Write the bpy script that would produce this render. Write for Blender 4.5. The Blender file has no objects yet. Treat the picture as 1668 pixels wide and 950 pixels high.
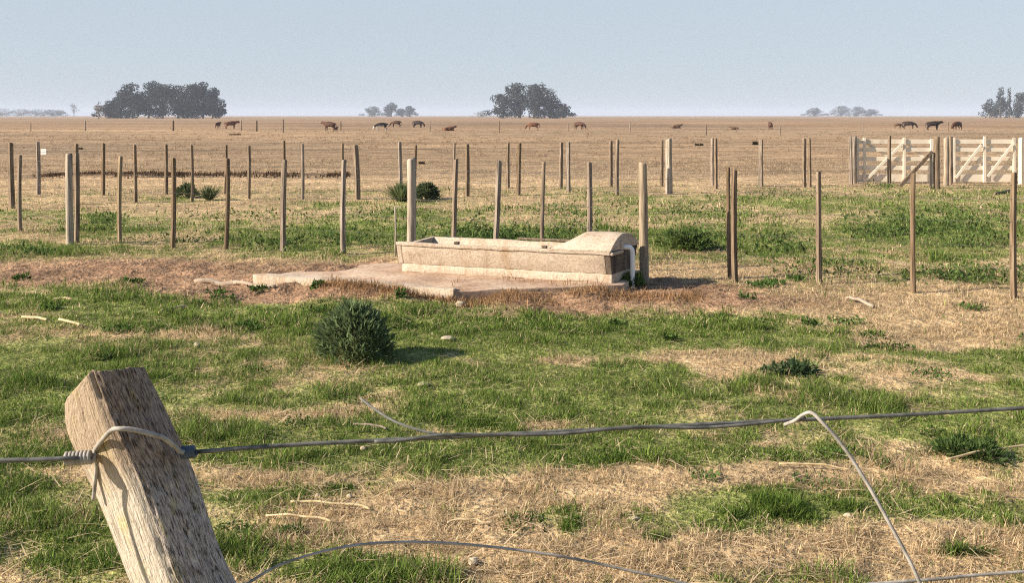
import bpy, math, random
import numpy as np
from mathutils import Vector, Matrix

SC = bpy.context.scene
COL = SC.collection
random.seed(7)
RNG = np.random.default_rng(11)

# ------------------------------------------------------------------ camera, sky, sun, exposure
F, H, CU, HV = 1800.0, 1.8, 834.0, 188.0          # focal length in photo pixels, eye height, horizon row
cam = bpy.data.cameras.new('camera')
cam_o = bpy.data.objects.new('camera', cam)
COL.objects.link(cam_o)
cam_o.location = (0, 0, H)
cam_o.rotation_euler = (math.pi / 2, 0, 0)
cam.sensor_width = 36.0
cam.sensor_fit = 'HORIZONTAL'
cam.lens = 36.0 * F / 1668.0
cam.shift_y = -(475.0 - HV) / 1668.0
cam.clip_start = 0.05
cam.clip_end = 20000.0
SC.camera = cam_o

SUN_EL, SUN_BACK = math.radians(28.5), math.radians(15.0)
SUN_DIR = Vector((-math.cos(SUN_EL) * math.cos(SUN_BACK), -math.cos(SUN_EL) * math.sin(SUN_BACK), math.sin(SUN_EL)))
world = bpy.data.worlds.new('World')
SC.world = world
world.use_nodes = True
wn = world.node_tree.nodes
bg = wn['Background']
sky = wn.new('ShaderNodeTexSky')
sky.sky_type = 'NISHITA'
sky.sun_disc = False
sky.sun_elevation = SUN_EL
sky.sun_rotation = math.atan2(SUN_DIR.x, SUN_DIR.y)
sky.altitude = 0.0
sky.air_density = 1.0
sky.dust_density = 0.6
sky.ozone_density = 2.0
# pale hazy air low over the plain, clear blue sky overhead
_tc = wn.new('ShaderNodeTexCoord'); _sp = wn.new('ShaderNodeSeparateXYZ'); _mr = wn.new('ShaderNodeMapRange'); _mx = wn.new('ShaderNodeMix')
_mx.data_type = 'RGBA'
world.node_tree.links.new(_tc.outputs['Generated'], _sp.inputs[0])
world.node_tree.links.new(_sp.outputs['Z'], _mr.inputs[0])
_mr.inputs[1].default_value = 0.10; _mr.inputs[2].default_value = 0.30; _mr.inputs[3].default_value = 0.86; _mr.inputs[4].default_value = 0.0
world.node_tree.links.new(_mr.outputs[0], _mx.inputs[0])
world.node_tree.links.new(sky.outputs[0], _mx.inputs[6])
_mx.inputs[7].default_value = (3.12, 3.62, 4.16, 1)
world.node_tree.links.new(_mx.outputs[2], bg.inputs[0])
bg.inputs[1].default_value = 0.085
sun = bpy.data.lights.new('sun', 'SUN')
sun.energy = 5.0
sun.angle = math.radians(0.5)
sun.color = (1.0, 0.90, 0.76)
sun_o = bpy.data.objects.new('sun', sun)
sun_o.rotation_euler = SUN_DIR.to_track_quat('Z', 'Y').to_euler()
COL.objects.link(sun_o)
SC.view_settings.view_transform = 'Standard'
SC.view_settings.look = 'None'
SC.view_settings.gamma = 1.0
SC.view_settings.exposure = 0.98
SC.cycles.use_denoising = False
SC.cycles.filter_width = 1.15
SC.cycles.max_bounces = 6
SC.cycles.volume_bounces = 1
SC.cycles.transparent_max_bounces = 8

# ------------------------------------------------------------------ numeric helpers
def _hash(ix, iy, seed):
    n = (ix.astype(np.int64) * 374761393 + iy.astype(np.int64) * 668265263 + seed * 982451653) & 0x7fffffff
    n = ((n ^ (n >> 13)) * 1274126177) & 0x7fffffff
    n = ((n ^ (n >> 16)) * 2246822519) & 0x7fffffff
    return ((n ^ (n >> 15)) & 0xffffff) / float(0xffffff)

def vnoise(x, y, seed=0):
    ix, iy = np.floor(x), np.floor(y)
    fx, fy = x - ix, y - iy
    fx = fx * fx * (3 - 2 * fx); fy = fy * fy * (3 - 2 * fy)
    a = _hash(ix, iy, seed); b = _hash(ix + 1, iy, seed); c = _hash(ix, iy + 1, seed); d = _hash(ix + 1, iy + 1, seed)
    return (a * (1 - fx) + b * fx) * (1 - fy) + (c * (1 - fx) + d * fx) * fy

def fbm(x, y, s, octs=4, seed=0):
    t = 0.0; amp = 0.5; tot = 0.0
    for k in range(octs):
        t = t + amp * vnoise(x * s + 17.3 * k, y * s - 9.1 * k, seed + k)
        tot += amp; amp *= 0.55; s *= 2.03
    return t / tot - 0.5

def W(u, v, z=0.0):
    """ground point (height z) seen at photo pixel u, v"""
    Y = F * (H - z) / (v - HV)
    return Vector(((u - CU) * Y / F, Y, z))

def D(u, v, Y):
    """point at distance Y seen at photo pixel u, v"""
    return Vector(((u - CU) * Y / F, Y, H - (v - HV) * Y / F))

# where the paddock is green, dry or bare: centres and sizes in photo pixels, read off as places on the ground
GREEN = [(240,503,270,20,.55),(90,608,200,34,.45),(30,650,60,40,.3),(850,545,520,26,.5),(1120,532,320,18,.35),(950,650,330,40,.5),
 (960,748,330,26,.85),(420,705,150,34,.45),(560,725,140,12,.3),(1270,828,130,48,.95),(1490,842,230,30,.65),(1580,725,110,36,.6),
 (580,935,140,26,.75),(150,900,60,60,.5),(1650,585,180,22,.4),(1440,690,240,22,.4),(330,640,240,22,.4),(1120,875,50,16,.5),
 (925,850,40,34,.5),(560,388,130,18,.35),(830,378,150,14,.6),(1140,385,100,32,.35),(1520,365,150,26,.45),(1270,405,60,20,.4),
 (1570,455,110,16,.4),(165,362,55,18,.5),(40,412,80,9,.4),(1300,322,420,10,.15),(450,390,80,13,.3),(1000,338,100,14,.3),
 (860,545,200,22,.3),(1560,560,120,14,.35),(640,690,60,25,.3),(420,800,120,14,.4),(60,790,60,50,.25),(30,870,40,60,.3)]
DRY = [(230,556,260,15,.45),(960,586,120,13,.55),(1190,594,70,26,.8),(1560,622,200,22,.5),(1570,532,230,20,.7),(470,664,150,16,.7),
 (450,765,230,28,.6),(900,803,330,20,.75),(1300,772,200,26,.7),(620,845,290,36,.55),(1000,905,240,40,.6),(1500,912,240,26,.6),
 (1370,492,320,24,.8),(640,650,60,20,.4),(280,930,60,30,.1),(1120,770,120,26,.5),(100,750,120,18,.5),(700,440,400,14,.3),(1000,440,600,12,.25),
 (930,688,90,8,.55),(1420,575,80,9,.4),(160,690,.1,1,0),(230,880,60,40,.2),(300,345,200,10,.25),(900,325,300,8,.2)]
DIRT = [(235,448,225,27,1.15),(30,450,80,20,.5),(520,485,210,16,.75),(880,500,170,14,.9),(1100,478,110,26,.75),(1290,497,260,22,.45),
 (200,582,110,9,.4),(560,445,120,14,.7),(20,560,60,14,.4),(700,470,320,22,.5),(1060,450,60,14,.4)]
TERRAIN_DARK = [(175,287,140,3.4,1.0),(450,286,120,3.0,.75),(1110,288,60,1.6,.25)]

def blobs(u, v, lst):
    t = np.zeros_like(u)
    for (a, b, ru, rv, w) in lst:
        r2 = ((u - a) / ru) ** 2 + ((v - b) / rv) ** 2
        t += w * np.exp(-1.1 * r2)
    return t

def ground_fields(x, y):
    """greenness, bare soil, dark sods, on-the-plain factor for world points"""
    yy = np.maximum(y, 1.2)
    wob = fbm(x, y, 0.9, 3, 5)
    u = CU + x * F / yy
    v = HV + F * H / yy
    uu = u + wob * 150 * np.clip(9 / yy, .3, 2)
    vv = v + fbm(x, y, 0.7, 3, 15) * 0.16 * (v - HV)
    base = np.interp(v, [188, 288, 300, 318, 345, 415, 440, 480, 560, 650, 760, 950, 1800], [0, 0, .15, .36, .46, .50, .42, .52, .60, .57, .48, .43, .5])
    base = base + np.where((v > 290) & (v < 340), (np.clip(u / 1668, 0, 1) - .5) * .25, 0)
    n = fbm(x, y, 0.55, 4, 31) * 0.9 + fbm(x, y, 2.4, 3, 41) * 0.75 + fbm(x, y, 9.0, 2, 45) * 0.55
    g = base + blobs(uu, vv, GREEN) - blobs(uu, vv, DRY) + n
    g = 1 / (1 + np.exp(-(g - .52) / .11))
    g = g * np.interp(v, [188, 285, 300, 330], [0, 0, .5, 1])
    d = blobs(uu, vv, DIRT) + n * .35
    d = 1 / (1 + np.exp(-(d - .48) / .10))
    d = d * np.interp(v, [188, 300, 380, 400], [0, 0, 0, 1])
    dark = blobs(u, v + fbm(x, y, 0.8, 3, 77) * 3, TERRAIN_DARK) * (0.5 + 1.2 * vnoise(x * 1.5, y * 1.5, 71))
    plain = np.interp(v, [188, 284, 296, 330], [1, 1, .5, 0])
    return g * (1 - d), d, np.clip(dark, 0, 1), plain

def ground_z(x, y, d=None):
    near = np.clip((60 - y) / 40, 0, 1)
    z = fbm(x, y, 0.45, 3, 3) * 0.05 + fbm(x, y, 2.6, 3, 9) * 0.035
    if d is None:
        d = ground_fields(x, y)[1]
    z = z + d * (fbm(x, y, 4.5, 3, 19) * 0.10 + np.minimum(fbm(x, y, 7.5, 2, 23), .02) * .10)
    # flat bed under the slab
    bed = np.exp(-(((x + 0.1) / 2.0) ** 2 + ((y - 11.7) / 0.9) ** 2) ** 2)
    z = z * (1 - bed)
    for (bx, by, br, bh) in ((-1.72, 11.08, .42, .075), (-1.30, 10.95, .25, .05), (-2.1, 12.45, .55, .09), (-1.3, 13.1, .5, .10), (-2.75, 12.15, .3, .07), (-2.35, 11.42, .22, .06), (-1.05, 10.8, .2, .05), (.1, 10.85, .35, .06), (.75, 10.9, .3, .08)):
        z = z + bh * np.exp(-(((x - bx) ** 2 + (y - by) ** 2) / br ** 2) ** 1.3)
    return z * near

def gz(x, y):
    return float(ground_z(np.array([float(x)]), np.array([float(y)]))[0])

TAN = np.array([.465, .338, .195]); STRAW = np.array([.60, .46, .28]); PLAIN = np.array([.338, .236, .145])
GRN = np.array([.088, .145, .027]); GRN2 = np.array([.185, .235, .055]); SOIL = np.array([.285, .175, .11]); SOD = np.array([.085, .05, .03])

# ------------------------------------------------------------------ mesh helpers
def link(name, me, mat=None, parent=None, loc=(0, 0, 0)):
    o = bpy.data.objects.new(name, me)
    if mat is not None and me is not None:
        me.materials.clear(); me.materials.append(mat)
    COL.objects.link(o)
    if parent is not None:
        o.parent = parent
        o.location = Vector(loc) - parent.matrix_basis.translation
    else:
        o.location = loc
    return o

def tag(o, label=None, cat=None, group=None, kind=None):
    if label: o['label'] = label
    if cat: o['category'] = cat
    if group: o['group'] = group
    if kind: o['kind'] = kind
    return o

def thing(name, loc, label, cat, group=None):
    o = bpy.data.objects.new(name, None)
    o.empty_display_size = 0.1
    COL.objects.link(o)
    o.location = loc
    return tag(o, label, cat, group)

def mesh_np(name, V, faces, n, col=None, smooth=False):
    """mesh of n-gons (n = 3 or 4) straight from arrays"""
    V = np.asarray(V, np.float32); faces = np.asarray(faces, np.int32)
    me = bpy.data.meshes.new(name)
    me.vertices.add(len(V)); me.vertices.foreach_set('co', V.ravel())
    me.loops.add(faces.size); me.loops.foreach_set('vertex_index', faces.ravel())
    me.polygons.add(len(faces))
    me.polygons.foreach_set('loop_start', np.arange(0, faces.size, n, dtype=np.int32))
    if smooth:
        me.polygons.foreach_set('use_smooth', np.ones(len(faces), bool))
    me.update(calc_edges=True)
    if col is not None:
        a = me.color_attributes.new('Col', 'FLOAT_COLOR', 'POINT')
        c = np.ones((len(V), 4), np.float32); c[:, :3] = col
        a.data.foreach_set('color', c.ravel())
    return me

class MB:
    """collects verts and faces of one part"""
    def __init__(self): self.v = []; self.f = []
    def add(self, vs, fs):
        b = len(self.v); self.v += [tuple(p) for p in vs]; self.f += [tuple(i + b for i in q) for q in fs]
    def box(self, c, sx, sy, sz, M=None):
        vs = []
        for dx in (-.5, .5):
            for dy in (-.5, .5):
                for dz in (-.5, .5):
                    p = Vector((dx * sx, dy * sy, dz * sz))
                    if M is not None: p = M @ p
                    vs.append(p + Vector(c))
        self.add(vs, [(0, 1, 3, 2), (4, 6, 7, 5), (0, 4, 5, 1), (2, 3, 7, 6), (0, 2, 6, 4), (1, 5, 7, 3)])
    def beam(self, a, b, w, d, up=Vector((0, 1, 0))):
        """box from a to b, w wide across, d deep along up"""
        a, b = Vector(a), Vector(b); t = (b - a); L = t.length; t.normalize()
        s = t.cross(up).normalized(); q = s.cross(t).normalized()
        self.box((a + b) / 2, L, w, d, Matrix((t, s, q)).transposed())
    def tube(self, pts, rad, n=6, cap=True):
        pts = [Vector(p) for p in pts]
        if not hasattr(rad, '__len__'): rad = [rad] * len(pts)
        b = len(self.v); ref = None
        for i, p in enumerate(pts):
            t = (pts[min(i + 1, len(pts) - 1)] - pts[max(i - 1, 0)])
            t = t.normalized() if t.length > 1e-9 else Vector((0, 0, 1))
            if ref is None:
                ref = t.orthogonal().normalized()
            ref = (ref - t * ref.dot(t)).normalized(); q = t.cross(ref)
            for k in range(n):
                a = 2 * math.pi * k / n
                self.v.append(tuple(p + (ref * math.cos(a) + q * math.sin(a)) * rad[i]))
        for i in range(len(pts) - 1):
            for k in range(n):
                k2 = (k + 1) % n
                self.f.append((b + i * n + k, b + i * n + k2, b + (i + 1) * n + k2, b + (i + 1) * n + k))
        if cap:
            self.f.append(tuple(b + k for k in reversed(range(n))))
            self.f.append(tuple(b + (len(pts) - 1) * n + k for k in range(n)))
    def prism(self, loops):
        """loft through equal loops, capped"""
        b = len(self.v); n = len(loops[0])
        for lp in loops: self.v += [tuple(p) for p in lp]
        for i in range(len(loops) - 1):
            for k in range(n):
                k2 = (k + 1) % n
                self.f.append((b + i * n + k, b + i * n + k2, b + (i + 1) * n + k2, b + (i + 1) * n + k))
        self.f.append(tuple(b + k for k in reversed(range(n))))
        self.f.append(tuple(b + (len(loops) - 1) * n + k for k in range(n)))
    def mesh(self, name, smooth=False, off=(0, 0, 0), bevel=0.0, rough=0.0, cell=.12):
        me = bpy.data.meshes.new(name)
        o = Vector(off)
        me.from_pydata([tuple(Vector(p) - o) for p in self.v], [], self.f)
        me.update()
        import bmesh
        bm = bmesh.new(); bm.from_mesh(me)
        bmesh.ops.recalc_face_normals(bm, faces=bm.faces)
        if bevel > 0:
            es = [e for e in bm.edges if len(e.link_faces) == 2 and e.calc_face_angle(0) > 0.6]
            bmesh.ops.bevel(bm, geom=es, offset=bevel, segments=2, affect='EDGES', profile=0.6)
        if rough > 0:
            from mathutils import noise as mn
            for _ in range(6):
                es = [e for e in bm.edges if e.calc_length() > cell]
                if not es: break
                bmesh.ops.subdivide_edges(bm, edges=es, cuts=1, use_grid_fill=True)
            bmesh.ops.triangulate(bm, faces=[f for f in bm.faces if len(f.verts) > 4])
            for vt in bm.verts:
                q = vt.co + o
                vt.co += mn.noise_vector(q * 5.0) * rough + mn.noise_vector(q * 17.0) * rough * .55
        bm.to_mesh(me); bm.free()
        if smooth or rough > 0:
            for p in me.polygons: p.use_smooth = True
        if rough > 0: me.set_sharp_from_angle(angle=math.radians(38))
        return me

def smooth_path(pts, k=8):
    """Catmull-Rom through points"""
    P = [Vector(p) for p in pts]; P = [2 * P[0] - P[1]] + P + [2 * P[-1] - P[-2]]
    out = []
    for i in range(1, len(P) - 2):
        a, b, c, d = P[i - 1:i + 3]
        for j in range(k):
            t = j / k
            out.append(0.5 * ((2 * b) + (c - a) * t + (2 * a - 5 * b + 4 * c - d) * t * t + (3 * b - a - 3 * c + d) * t ** 3))
    out.append(P[-2])
    return out

# ------------------------------------------------------------------ materials
def new_mat(name):
    m = bpy.data.materials.new(name); m.use_nodes = True
    nt = m.node_tree; nt.nodes.clear()
    out = nt.nodes.new('ShaderNodeOutputMaterial')
    return m, nt, out

def N(nt, typ, **kw):
    n = nt.nodes.new(typ)
    for k, v in kw.items():
        setattr(n, k, v)
    return n

def ramp(nt, stops):
    r = nt.nodes.new('ShaderNodeValToRGB')
    e = r.color_ramp.elements
    while len(e) > len(stops): e.remove(e[-1])
    while len(e) < len(stops): e.new(0.5)
    for q, (p, c) in zip(e, stops):
        q.position = p; q.color = (c[0], c[1], c[2], 1)
    return r

def noise_mat(name, stops, scale=(8, 8, 8), detail=6, rough=.85, bump=.4, bump_dist=.01, fine=None, spec=.25, coords='Object', attr=None, distort=0.0, vary=0.0, stain=None):
    """principled surface coloured by a stretched noise, with bump"""
    m, nt, out = new_mat(name); L = nt.links.new
    p = N(nt, 'ShaderNodeBsdfPrincipled'); p.inputs['Roughness'].default_value = rough
    p.inputs['Specular IOR Level'].default_value = spec
    if attr:
        tc = N(nt, 'ShaderNodeAttribute'); tc.attribute_name = attr; src = tc.outputs['Vector']
    else:
        tc = N(nt, 'ShaderNodeTexCoord'); src = tc.outputs[coords]
    oi = N(nt, 'ShaderNodeObjectInfo')
    va = N(nt, 'ShaderNodeVectorMath', operation='MULTIPLY'); va.inputs[1].default_value = scale
    L(src, va.inputs[0])
    sh = N(nt, 'ShaderNodeVectorMath', operation='ADD')
    mr = N(nt, 'ShaderNodeMath', operation='MULTIPLY'); mr.inputs[1].default_value = 57.0
    L(oi.outputs['Random'], mr.inputs[0]); L(va.outputs[0], sh.inputs[0]); L(mr.outputs[0], sh.inputs[1])
    n1 = N(nt, 'ShaderNodeTexNoise'); n1.inputs['Scale'].default_value = 1.0; n1.inputs['Detail'].default_value = detail
    n1.inputs['Distortion'].default_value = distort
    L(sh.outputs[0], n1.inputs['Vector'])
    r = ramp(nt, stops); L(n1.outputs[0], r.inputs[0])
    colr = r.outputs[0]
    if fine:
        n2 = N(nt, 'ShaderNodeTexNoise'); n2.inputs['Scale'].default_value = fine; n2.inputs['Detail'].default_value = 4
        L(src, n2.inputs['Vector'])
        mx = N(nt, 'ShaderNodeMix', data_type='RGBA', blend_type='MULTIPLY'); mx.inputs[0].default_value = 0.75
        r2 = ramp(nt, [(.32, (.55, .52, .5)), (.62, (1.15, 1.12, 1.1))]); L(n2.outputs[0], r2.inputs[0])
        L(colr, mx.inputs[6]); L(r2.outputs[0], mx.inputs[7]); colr = mx.outputs[2]
    if stain:
        vs = N(nt, 'ShaderNodeVectorMath', operation='MULTIPLY'); vs.inputs[1].default_value = stain[0]; L(src, vs.inputs[0])
        n3 = N(nt, 'ShaderNodeTexNoise'); n3.inputs['Scale'].default_value = 1.0; n3.inputs['Detail'].default_value = 7; n3.inputs['Roughness'].default_value = .65; L(vs.outputs[0], n3.inputs['Vector'])
        r3 = ramp(nt, [(.36, stain[1]), (.50, (1, 1, 1))]); L(n3.outputs[0], r3.inputs[0])
        m3 = N(nt, 'ShaderNodeMix', data_type='RGBA', blend_type='MULTIPLY'); m3.inputs[0].default_value = 1
        L(colr, m3.inputs[6]); L(r3.outputs[0], m3.inputs[7]); colr = m3.outputs[2]
    if vary:
        hv = N(nt, 'ShaderNodeHueSaturation'); ma = N(nt, 'ShaderNodeMath', operation='MULTIPLY_ADD'); ma.inputs[1].default_value = vary; ma.inputs[2].default_value = 1 - vary / 2
        mb_ = N(nt, 'ShaderNodeMath', operation='MULTIPLY_ADD'); mb_.inputs[1].default_value = -.5; mb_.inputs[2].default_value = 1.2
        L(oi.outputs['Random'], ma.inputs[0]); L(ma.outputs[0], hv.inputs['Value']); L(oi.outputs['Random'], mb_.inputs[0]); L(mb_.outputs[0], hv.inputs['Saturation'])
        L(colr, hv.inputs['Color']); colr = hv.outputs[0]
    L(colr, p.inputs['Base Color'])
    b = N(nt, 'ShaderNodeBump'); b.inputs['Strength'].default_value = bump; b.inputs['Distance'].default_value = bump_dist
    L(n1.outputs[0], b.inputs['Height']); L(b.outputs[0], p.inputs['Normal'])
    L(p.outputs[0], out.inputs[0])
    return m

def leaf_mat(name, trans=.3, gloss=0.0, mul=1.0):
    m, nt, out = new_mat(name); L = nt.links.new
    a = N(nt, 'ShaderNodeAttribute'); a.attribute_name = 'Col'
    d = N(nt, 'ShaderNodeBsdfDiffuse'); t = N(nt, 'ShaderNodeBsdfTranslucent'); mx = N(nt, 'ShaderNodeMixShader')
    mx.inputs[0].default_value = trans
    L(a.outputs['Color'], d.inputs[0]); L(a.outputs['Color'], t.inputs[0])
    L(d.outputs[0], mx.inputs[1]); L(t.outputs[0], mx.inputs[2])
    o = mx.outputs[0]
    if gloss:
        g = N(nt, 'ShaderNodeBsdfGlossy'); g.inputs['Roughness'].default_value = .45
        m2 = N(nt, 'ShaderNodeMixShader'); m2.inputs[0].default_value = gloss
        L(o, m2.inputs[1]); L(g.outputs[0], m2.inputs[2]); o = m2.outputs[0]
    L(o, out.inputs[0])
    return m

M_POST = noise_mat('weathered_post_wood', [(.28, (.07, .048, .03)), (.48, (.19, .135, .088)), (.72, (.31, .235, .16))], (45, 45, 3), 6, bump=.8, bump_dist=.008, vary=.5)
M_PALE = noise_mat('pale_post_wood', [(.25, (.11, .08, .05)), (.5, (.31, .235, .155)), (.75, (.45, .36, .25))], (40, 40, 2.5), 6, bump=.8, bump_dist=.008, vary=.3)
M_GATE = noise_mat('cream_gate_paint', [(.22, (.50, .41, .30)), (.42, (.74, .64, .49)), (.75, (.80, .70, .56))], (3, 3, 3), 6, bump=.2)
M_CONC = noise_mat('pale_concrete', [(.26, (.40, .315, .225)), (.46, (.50, .405, .30)), (.7, (.56, .465, .355))], (3, 3, 9), 8, rough=.9, bump=.35, bump_dist=.01, fine=60, stain=((5, 5, 1.2), (.80, .71, .62)))
M_CONC2 = noise_mat('weathered_shade_concrete', [(.28, (.05, .038, .028)), (.5, (.115, .088, .064)), (.75, (.19, .15, .11))], (9, 9, 3), 7, rough=.9, bump=.4, bump_dist=.012, fine=45)  # weathered concrete, with the unlit end wall's shade darkened into its colour
M_SLAB = noise_mat('dusty_slab', [(.30, (.31, .20, .13)), (.48, (.43, .30, .205)), (.70, (.54, .42, .30))], (2.6, 2.6, 2.6), 8, rough=.95, bump=.5, bump_dist=.02, fine=30)
M_WIRE = noise_mat('galvanised_wire', [(.3, (.055, .055, .048)), (.6, (.15, .145, .125))], (60, 60, 60), 3, rough=.7, bump=.1, spec=.3)
M_WIRE_PALE = noise_mat('bright_wire', [(.3, (.20, .175, .145)), (.6, (.38, .34, .29))], (60, 60, 60), 3, rough=.65, bump=.1, spec=.35)
M_WIRE_BLUE = noise_mat('blue_wire', [(.3, (.025, .04, .06)), (.6, (.06, .085, .115))], (60, 60, 60), 3, rough=.5, bump=.1, spec=.5)
M_PVC = noise_mat('white_pipe', [(.3, (.80, .77, .71)), (.6, (.88, .86, .80))], (8, 8, 8), 3, rough=.4, bump=.05, spec=.5)
M_STRAW = noise_mat('straw_stalk', [(.3, (.40, .29, .15)), (.7, (.62, .48, .28))], (20, 20, 20), 3, bump=.3, bump_dist=.003)
M_STONE = noise_mat('pale_stone', [(.3, (.34, .27, .17)), (.7, (.52, .43, .30))], (14, 14, 14), 5, bump=.5, bump_dist=.01)
M_BONE = noise_mat('bleached_stick', [(.3, (.26, .19, .13)), (.7, (.42, .33, .24))], (14, 14, 14), 5, bump=.5, bump_dist=.006)
M_BARK = noise_mat('tree_bark', [(.3, (.10, .085, .07)), (.7, (.26, .22, .18))], (2, 2, .5), 4, bump=.3, bump_dist=.05)
M_STEM = noise_mat('plant_stem', [(.3, (.07, .08, .03)), (.7, (.16, .15, .07))], (30, 30, 8), 3, bump=.2)
M_GRASS = leaf_mat('grass_blades', .40)
M_LEAF = leaf_mat('plant_leaves', .42)
M_TREE = leaf_mat('tree_leaves', .15)

def hide_mat(name, c1, c2):
    return noise_mat(name, [(.35, c1), (.65, c2)], (3, 3, 3), 3, rough=.7, bump=.1)
M_HIDE = {'dark': hide_mat('dark_hide', (.018, .011, .008), (.035, .02, .013)),
          'brown': hide_mat('brown_hide', (.055, .024, .012), (.10, .042, .02)),
          'red': hide_mat('red_hide', (.12, .05, .025), (.20, .085, .04)),
          'dun': hide_mat('dun_hide', (.13, .075, .04), (.19, .11, .06))}

# ------------------------------------------------------------------ ground
def build_ground():
    ys = [-60, -30, -12, -5, -2, 0, 1, 2, 2.8] + list(np.arange(3.4, 10.0, .045))
    y = 10.0
    while y < 34: ys.append(y); y *= 1.007
    while y < 8000: ys.append(y); y *= 1.016
    ys.append(8000)
    xs = [0.0]; x = 0.0
    while x < 6300:
        x += .045 if x < 3.6 else max(.045, (x - 3.0) * .03 + .03); xs.append(x)
    xs = np.array(xs); xs = np.concatenate([-xs[:0:-1], xs]); ys = np.array(ys, float)
    X, Y = np.meshgrid(xs, ys); X = X.ravel(); Y = Y.ravel()
    g, d, k, pl = ground_fields(X, Y)
    Z = ground_z(X, Y, d)
    # low bank of turned sods in front of the plain
    Z = Z + k * 0.10
    nx = len(xs); ny = len(ys)
    i = np.arange(nx * ny).reshape(ny, nx)
    f = np.stack([i[:-1, :-1], i[:-1, 1:], i[1:, 1:], i[1:, :-1]], -1).reshape(-1, 4)
    j = (fbm(X, Y, 1.7, 4, 51) * .5)[:, None]
    big = fbm(X, Y, .035, 4, 61)[:, None]
    streak = fbm(X * .35, Y, .11, 4, 63)[:, None]
    dryc = TAN * (1 + j * .55)
    plain = PLAIN * (1 + streak * .8 + big * .45) + np.array([.02, .0, -.01]) * big * 2
    v = HV + F * H / np.maximum(Y, 1.2)
    strip = np.exp(-((v - 214) / 3.0) ** 2)[:, None]             # pale worn strip along the far fence
    plain = plain * (1 + .16 * strip)
    up = np.interp(v, [188, 196, 207, 212], [.0, .8, 1, 0])[:, None]  # browner pasture beyond it
    plain = plain * (1 - up * np.array([.03, .08, .10]))
    low = np.interp(v, [250, 268, 284, 292], [0, .1, .15, 0])[:, None]
    plain = plain * (1 - low * np.array([.35, .25, .2]))
    pale = np.exp(-((v - 297) / 8.0) ** 2)[:, None]
    c = dryc * (1 - pl[:, None]) + plain * pl[:, None]
    c = c * (1 + pale * .22)
    gc = (GRN2 * .75 + GRN * .25) * (1 + j * .7)
    c = c * (1 - g[:, None] * .85) + gc * g[:, None] * .85
    dc = SOIL * (1 + j * .8)
    c = c * (1 - d[:, None]) + dc * d[:, None]
    c = c * (1 - k[:, None]) + SOD * k[:, None]
    me = mesh_np('ground', np.stack([X, Y, Z], -1), f, 4, np.clip(c, .01, .8), smooth=True)
    m, nt, out = new_mat('pasture_ground'); L = nt.links.new
    a = N(nt, 'ShaderNodeAttribute'); a.attribute_name = 'Col'
    ge = N(nt, 'ShaderNodeNewGeometry')
    p = N(nt, 'ShaderNodeBsdfPrincipled'); p.inputs['Roughness'].default_value = .95; p.inputs['Specular IOR Level'].default_value = .1
    col = a.outputs['Color']; hs = []
    for sc, lo, hi, amt in ((.55, .62, 1.32, .75), (4.5, .55, 1.40, .8), (26, .45, 1.5, .7), (90, .5, 1.45, .5)):
        n = N(nt, 'ShaderNodeTexNoise'); n.inputs['Scale'].default_value = sc; n.inputs['Detail'].default_value = 5
        L(ge.outputs['Position'], n.inputs['Vector'])
        r = ramp(nt, [(.33, (lo, lo * .98, lo * .95)), (.67, (hi, hi * .99, hi * .97))]); L(n.outputs[0], r.inputs[0])
        mx = N(nt, 'ShaderNodeMix', data_type='RGBA', blend_type='MULTIPLY'); mx.inputs[0].default_value = amt
        L(col, mx.inputs[6]); L(r.outputs[0], mx.inputs[7]); col = mx.outputs[2]; hs.append(n.outputs[0])
    L(col, p.inputs['Base Color'])
    b1 = N(nt, 'ShaderNodeBump'); b1.inputs['Strength'].default_value = .7; b1.inputs['Distance'].default_value = .05; L(hs[2], b1.inputs['Height'])
    b2 = N(nt, 'ShaderNodeBump'); b2.inputs['Strength'].default_value = .6; b2.inputs['Distance'].default_value = .12; L(hs[1], b2.inputs['Height']); L(b1.outputs[0], b2.inputs['Normal'])
    L(b2.outputs[0], p.inputs['Normal']); L(p.outputs[0], out.inputs[0])
    tag(link('ground', me, m), 'grazed pasture of green and dry patches running to the horizon', 'ground', kind='structure')
build_ground()

# ------------------------------------------------------------------ haze
def build_haze():
    mb = MB(); x0, x1, y0, y1, z0, z1 = -6600, 6600, -80, 8200, -1.2, 42
    mb.box(((x0 + x1) / 2, (y0 + y1) / 2, (z0 + z1) / 2), x1 - x0, y1 - y0, z1 - z0)
    m, nt, out = new_mat('thin_haze')
    v = N(nt, 'ShaderNodeVolumePrincipled')
    v.inputs['Color'].default_value = (.66, .75, .90, 1)
    v.inputs['Density'].default_value = .00022
    v.inputs['Anisotropy'].default_value = 0.0
    nt.links.new(v.outputs[0], out.inputs['Volume'])
    tag(link('haze', mb.mesh('haze'), m), 'thin pale haze lying over the far pasture', 'haze', kind='stuff')
build_haze()

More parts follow.
